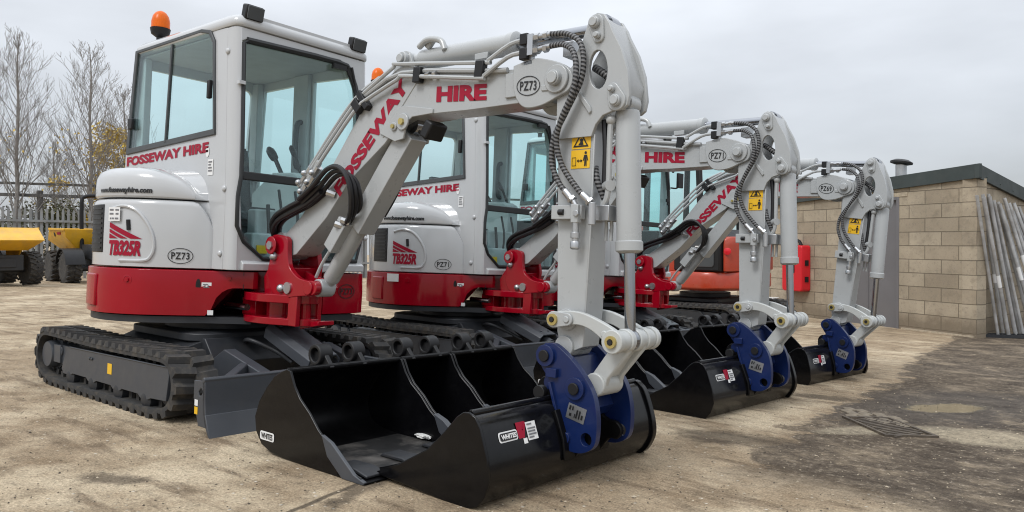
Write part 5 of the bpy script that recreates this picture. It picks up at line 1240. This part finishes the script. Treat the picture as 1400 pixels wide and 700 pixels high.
# ------------------------------------------------------------------ site dumpers at the back of the yard
def dumper(px, py, ang, label, k=1.0):
    t = thing("site_dumper", label, "dumper", Matrix.Translation((px, py, gz(px, py))) @ Matrix.Rotation(ang, 4, 'Z') @ Matrix.Scale(k, 4), "yellow site dumpers parked by the fence")
    # local: X forward (skip end), wheels radius .44
    part("chassis", t, 'dkgrey', lambda b: (b.box((.0, 0, .62), (2.5, .62, .26)), b.box((-.75, 0, .88), (1.0, .95, .42)), b.box((1.16, 0, .62), (.10, 1.0, .42)), b.cyl((.75, -.85, .44), (.75, .85, .44), .09), b.cyl((-.75, -.85, .44), (-.75, .85, .44), .09)), "dch", .02)
    def skip(b):
        O = [[(-.25, -.55, .95), (1.35, -.55, .95), (1.35, .55, .95), (-.25, .55, .95)], [(-.42, -.88, 1.30), (1.75, -.80, 1.22), (1.75, .80, 1.22), (-.42, .88, 1.30)], [(-.45, -.92, 1.52), (1.10, -.92, 1.56), (1.10, .92, 1.56), (-.45, .92, 1.52)], [(-.40, -.87, 1.52), (1.06, -.87, 1.56), (1.06, .87, 1.56), (-.40, .87, 1.52)], [(-.2, -.5, 1.0), (1.3, -.5, 1.0), (1.3, .5, 1.0), (-.2, .5, 1.0)]]
        b.loft(O)
        for y in (-.60, .55): b.prism([(.0, .80), (.0, .97), (.9, .97), (.75, .80)], 1, y, y + .05)
    sk = part("skip", t, 'yellow', skip, "dskip", .015)
    def ribs(b):
        for s_ in (-1, 1):
            for x in (-.15, .55): b.bar((x, s_ * .60, 1.0), (x, s_ * .90, 1.45), .07, .03, (0, 1, 0))
            b.bar((-.45, s_ * .925, 1.50), (1.10, s_ * .925, 1.54), .04, .06)
    parts("rib", sk, 'yellow', ribs, "drib", .008)
    parts("emblem", sk, 'plastic', lambda b: [b.lathe((.72, s_ * .868, 1.38), (0, s_, -.2), [(.07, 0), (.07, .006)], 18) for s_ in (-1, 1)], "demb")
    parts("print", sk, 'decal_red', lambda b: [b.box((.20, s_ * .895, 1.40), (.34, .012, .07), Matrix.Rotation(-.25 * s_, 3, 'X')) for s_ in (-1, 1)], "dprint")
    for x in (-.75, .75):
        for y in (-.86, .86):
            s_ = 1 if y > 0 else -1
            w = part("wheel", t, 'rubber', lambda b: (b.lathe((0, -.19, 0), (0, 1, 0), [(.24, .02), (.36, 0), (.42, .03), (.435, .10), (.435, .28), (.42, .35), (.36, .38), (.24, .36)], 32), [b.box((.44 * cos(a) , yy, .44 * sin(a)), (.045, .20, .05), Matrix.Rotation(-a, 3, 'Y') @ Matrix.Rotation(.5 * (1 if yy > 0 else -1), 3, 'X')) for k in range(18) for yy, a in ((-.095, 2 * pi * k / 18), (.095, 2 * pi * (k + .5) / 18))]), "dwheel", matrix=Matrix.Translation((x, y, .455)))
            part("rim", w, 'dkgrey', lambda b: (b.lathe((0, -.15, 0), (0, 1, 0), [(.235, 0), (.235, .30)], 24), b.lathe((0, -.10, 0), (0, 1, 0), [(.02, 0), (.23, .02), (.23, .18), (.02, .20)], 24)), "drim")
            if x < 0: part("mudguard", t, 'plastic', lambda b: b.loft([[(.50 * cos(a), yy, .50 * sin(a)) for yy in (-.24, .24)] + [(.53 * cos(a), yy, .53 * sin(a)) for yy in (.24, -.24)] for a in [rad(10 + 160 * k / 10) for k in range(11)]]), "dmud", matrix=Matrix.Translation((x, y, .46)))
    part("seat", t, 'seat', lambda b: (b.box((-.80, 0, 1.16), (.5, .5, .12)), b.box((-1.05, 0, 1.42), (.12, .48, .5))), "dseat", .03)
    part("roll_bar", t, 'plastic', lambda b: b.tube([(-.35, -.46, .95), (-.35, -.46, 2.25), (-.35, -.38, 2.42), (-.35, -.2, 2.46), (-.35, .2, 2.46), (-.35, .38, 2.42), (-.35, .46, 2.25), (-.35, .46, .95)], .055, 10, 3), "drops")
    part("steering_wheel", t, 'plastic', lambda b: (b.tube([(-.45 + .03 * cos(a), .17 * cos(a), 1.45 + .17 * sin(a)) for a in [2 * pi * k / 16 for k in range(17)]], .015, 6, 1), b.cyl((-.42, 0, 1.2), (-.45, 0, 1.45), .02)), "dsw")
    part("marker_light", t, 'firered', lambda b: b.box((-1.27, .35, 1.0), (.03, .10, .06)), "dlight")
    return t
dumper(-16.5, 3.4, rad(5), "yellow site dumper nearest the open yard, skip and black plate towards the camera", .87)
dumper(-18.46, 6.73, rad(174), "yellow site dumper with hooped black roll bar beside the grey engine hood")
dumper(-17.9, 8.95, rad(176), "yellow site dumper mostly hidden behind the grey engine hood")

# ------------------------------------------------------------------ palisade fence and pipe bridge behind
fdir = Vector((.52, .854, 0)).normalized(); F0 = Vector((-26.0, 2.0, 0)); FL = 22.
fe = thing("palisade_fence", "grey steel palisade fence running behind the yellow dumpers", "fence", Matrix.Identity(4))
fz = lambda s_: gz(*(F0 + fdir * s_).xy)
def pales(b, a, c):
    for k in range(a, c):
        s_ = k * .155; q = F0 + fdir * s_; z = fz(s_); h = 2.15 + .02 * sin(k * 1.7)
        R_ = Matrix.Rotation(atan2(fdir.y, fdir.x), 3, 'Z'); b.box((q.x, q.y, z + h / 2), (.075, .02, h), R_)
        u = fdir * .0375
        b.faces([q - u + Vector((0, 0, z + h)), q + u + Vector((0, 0, z + h)), q + u * .9 + Vector((0, 0, z + h + .06)), q + Vector((0, 0, z + h + .14)), q - u * .9 + Vector((0, 0, z + h + .06))], [(0, 1, 2, 3, 4)])
def bear(k):
    v = F0 + fdir * (k * .155) - CAM; return 700 + 1038 * (v.x * rgt.x + v.y * rgt.y) / (v.x * fwd2.x + v.y * fwd2.y)
fwd2 = Vector((fwd.x, fwd.y, 0)).normalized(); rgt = Vector((fwd2.y, -fwd2.x, 0))
order = sorted(range(142), key=lambda k: abs(bear(k) - 70)); near = set(order[:100])
for k in sorted(near): part("pale", fe, 'fence', lambda b, k=k: pales(b, k, k + 1))
part("pale", fe, 'fence', lambda b: [pales(b, k, k + 1) for k in range(142) if k not in near])['kind'] = 'stuff'
for h in (.45, 1.75): part("rail", fe, 'fence', lambda b, h=h: b.bar(F0 + Vector((.03, -.03, fz(0) + h)), F0 + fdir * FL + Vector((.03, -.03, fz(FL) + h)), .05, .07))
for k in range(9):
    s_ = k * 2.7; q = F0 + fdir * s_; part("post", fe, 'fence', lambda b, q=q, s_=s_: b.box((q.x - .05, q.y + .06, fz(s_) + 1.1), (.10, .10, 2.2)))
pb = thing("pipe_bridge", "dark steel pipe bridge on posts behind the palisade fence", "pipe bridge", Matrix.Identity(4))
off = Vector((-2.6, 1.4, 0))
P0_, P1_ = F0 + off - fdir * 4, F0 + off + fdir * 24
part("beam", pb, 'beam', lambda b: (b.bar(P0_ + Vector((0, 0, 2.75)), P1_ + Vector((0, 0, 2.35)), .2, .11), b.bar(P0_ + Vector((0, 0, 3.15)), P1_ + Vector((0, 0, 2.80)), .16, .08)))
for k in range(7):
    q = P0_.lerp(P1_, (k + .3) / 7); part("post", pb, 'beam', lambda b, q=q: b.box((q.x, q.y, 1.1), (.16, .16, 3.4)))

# ------------------------------------------------------------------ trees
def bare_tree(x, y, h, seed, label, lean=0., leaves=0, spread=.42):
    rnd = random.Random(seed); z0 = gz(x, y) - .1
    t = thing("bare_tree", label, "tree", Matrix.Translation((x, y, z0)), "bare trees behind the fence")
    tr = MB(); tw = MB(); tips = []
    tp = [(lean * h * (k / 8) + rnd.uniform(-.05, .05), rnd.uniform(-.05, .05), h * k / 8) for k in range(9)]
    tl = smooth_line(tp, 4); tr.tube(tp, lambda u: .085 * (1 - u) ** .8 + .010, 7, 4)
    def branch(p0, d, L, r, lev):
        pts = [p0]; p = Vector(p0); dd = Vector(d)
        nseg = 4
        for k in range(nseg):
            dd = (dd + Vector((rnd.uniform(-.14, .14), rnd.uniform(-.14, .14), rnd.uniform(-.02, .20)))).normalized(); p = p + dd * (L / nseg); pts.append(Vector(p))
        tw.tube(pts, lambda u: max(.0035, r * (1 - u * .8)), 4 if lev else 5, 1)
        tips.append(pts[-1])
        if lev < 3:
            for k in range([0, 7, 4, 2][lev + 0] if lev else 9):
                u = rnd.uniform(.2, .97); i = min(nseg - 1, int(u * nseg)); q = pts[i].lerp(pts[i + 1], u * nseg - i)
                dv = (pts[i + 1] - pts[i]).normalized(); sd_ = Vector((rnd.uniform(-1, 1), rnd.uniform(-1, 1), rnd.uniform(-.3, .6))); sd_ = (sd_ - dv * sd_.dot(dv)).normalized()
                nd = (dv * .75 + sd_ * .65 + Vector((0, 0, .25))).normalized()
                branch(q, nd, L * rnd.uniform(.30, .52), max(.0045, r * .42), lev + 1)
    nb = 46
    for k in range(nb):
        u = .16 + .82 * k / nb; q = tl[int(u * (len(tl) - 1))]; a = k * 2.4 + rnd.uniform(-.4, .4); el = rad(rnd.uniform(46, 66))
        L = h * spread * (1 - u) ** .75 * rnd.uniform(.8, 1.15) + .25
        branch(q, Vector((cos(a) * cos(el), sin(a) * cos(el), sin(el))), L, 0.020 * (1 - u) + .007, 1)
    link("trunk", tr.mesh("trunk", 'bark'), t); link("crown", tw.mesh("crown", 'bark'), t)
    if leaves:
        lf = MB(); V, Fc = [], []
        for k in range(leaves):
            c = rnd.choice(tips) + Vector((rnd.gauss(0, .12), rnd.gauss(0, .12), rnd.gauss(0, .12)))
            if c.z > h * .62: continue
            a = Vector((rnd.uniform(-1, 1), rnd.uniform(-1, 1), rnd.uniform(-1, 1))).normalized() * rnd.uniform(.03, .06); c2 = a.orthogonal().normalized() * a.length * .7
            i0 = len(V); V += [c - a, c - c2, c + a, c + c2]; Fc.append((i0, i0 + 1, i0 + 2, i0 + 3))
        lf.faces(V, Fc); link("leaf_sprays", lf.mesh("leaves", 'leaf'), t)
    return t
fwd2 = Vector((fwd.x, fwd.y, 0)).normalized(); rgt = Vector((fwd2.y, -fwd2.x, 0))
def at(px, d):    # a spot d metres ahead of the camera, on the bearing of the trunk
    p_ = CAM + fwd2 * d + rgt * ((px - 700) / 1038 * d); return p_.x, p_.y
x, y = at(22, 27); bare_tree(x, y, 8.6, 3, "tall bare tree standing clear above the two roll bars, nearest the edge of the yard", .04, 160)
x, y = at(124, 27.5); bare_tree(x, y, 8.4, 5, "bare tree with thin upright branches rising beside the cab of PZ73", .012, 420)
x, y = at(172, 30); bare_tree(x, y, 7.4, 8, "bare tree half hidden behind the cab of PZ73", .0, 300)
x, y = at(-30, 29); bare_tree(x, y, 8.6, 12, "bare tree cut by the edge of the view, beyond the first dumper", .0, 200)
x, y = at(75, 33); bare_tree(x, y, 5.6, 15, "shorter bare tree standing in the gap between two taller ones", .0, 500)
def leafy(x, y, h, w, n_, seed, mat, name, label, cat, group=None):
    rnd = random.Random(seed); t = thing(name, label, cat, Matrix.Translation((x, y, gz(x, y) - .05)), group)
    st_ = MB(); lf = MB(); V, Fc = [], []
    for k in range(9):
        a = rnd.uniform(0, 6.28); st_.tube([(0, 0, 0), (cos(a) * w * .15, sin(a) * w * .15, h * .35), (cos(a) * w * .38, sin(a) * w * .38, h * rnd.uniform(.6, .95))], lambda u: .05 * (1 - u) + .008, 5, 4)
    cl_ = [(Vector((rnd.gauss(0, w * .24), rnd.gauss(0, w * .24), h * rnd.uniform(.18, .95))), rnd.uniform(.22, .42) * w * .45) for k in range(34)]
    for k in range(n_):
        c0, r = rnd.choice(cl_); d = Vector((rnd.gauss(0, 1), rnd.gauss(0, 1), rnd.gauss(0, .8))).normalized() * r * rnd.uniform(.5, 1.1); c = c0 + d
        if c.z < .03: continue
        a = Vector((rnd.uniform(-1, 1), rnd.uniform(-1, 1), rnd.uniform(-1, 1))).normalized() * rnd.uniform(.035, .075); c2 = a.orthogonal().normalized() * a.length * .65
        i0 = len(V); V += [c - a, c - c2, c + a, c + c2]; Fc.append((i0, i0 + 1, i0 + 2, i0 + 3))
    lf.faces(V, Fc); link("stem", st_.mesh("stem", 'bark'), t); link("foliage", lf.mesh("foliage", mat), t); return t
x, y = at(150, 30); leafy(x, y, 6.4, 2.3, 4600, 21, 'leaf', "autumn_tree", "yellow leaved autumn tree beside the cab behind the bare trees", "tree")
for k, (px, d, h, w) in enumerate(((-20, 30, 2.6, 3.4), (55, 31, 2.9, 3.6), (110, 31.5, 2.7, 3.4), (170, 31, 2.9, 3.6))):
    x, y = at(px, d); leafy(x, y, h, w, 3600, 40 + k, 'hedge', "hedge_shrub", "dull olive shrub behind the palisade fence", "shrub", "shrubs behind the fence")
# loose stones scattered on the yard
rnd = random.Random(5)
for mat, n_, r0_, r1_, word in (('stone', 3000, .0018, .0055, "loose pale grit and stones scattered over the yard"), ('darkgrit', 2600, .0018, .005, "dark specks of grit and dirt scattered over the yard")):
    V, Fc = [], []
    for k in range(n_):
        far_ = rnd.random() < .25
        while True:
            if far_: x, y = rnd.uniform(-9, 4.6), rnd.uniform(-3.4, 10)
            else:
                d, a = 1.7 + 5.5 * rnd.random() ** 1.3, rnd.uniform(-.68, .68); v = fwd2 * (d * cos(a)) + rgt * (d * sin(a)); x, y = CAM.x + v.x, CAM.y + v.y
            if (Vector((x, y, 0)) - Vector((CAM.x, CAM.y, 0))).length > 1.5: break
        r = rnd.uniform(r0_, r1_) * (1.7 if rnd.random() < .03 else 1) * (1.5 if far_ else 1); z = gz(x, y) + r * .25; a = rnd.uniform(0, 6.28); e_ = rnd.uniform(.7, 1.5); i0 = len(V)
        ca, sa = cos(a) * r, sin(a) * r
        V += [(x + ca * e_, y + sa * e_, z), (x - sa, y + ca, z + r * rnd.uniform(-.2, .2)), (x - ca * e_, y - sa * e_, z), (x + sa, y - ca, z), (x + r * rnd.uniform(-.3, .3), y + r * rnd.uniform(-.3, .3), z + r * rnd.uniform(.5, .9))]
        Fc += [(i0, i0 + 1, i0 + 4), (i0 + 1, i0 + 2, i0 + 4), (i0 + 2, i0 + 3, i0 + 4), (i0 + 3, i0, i0 + 4)]
    b = MB(); b.faces(V, Fc); o = link("gravel", b.mesh("gravel", mat, 20)); o['kind'] = 'stuff'; o['label'] = word
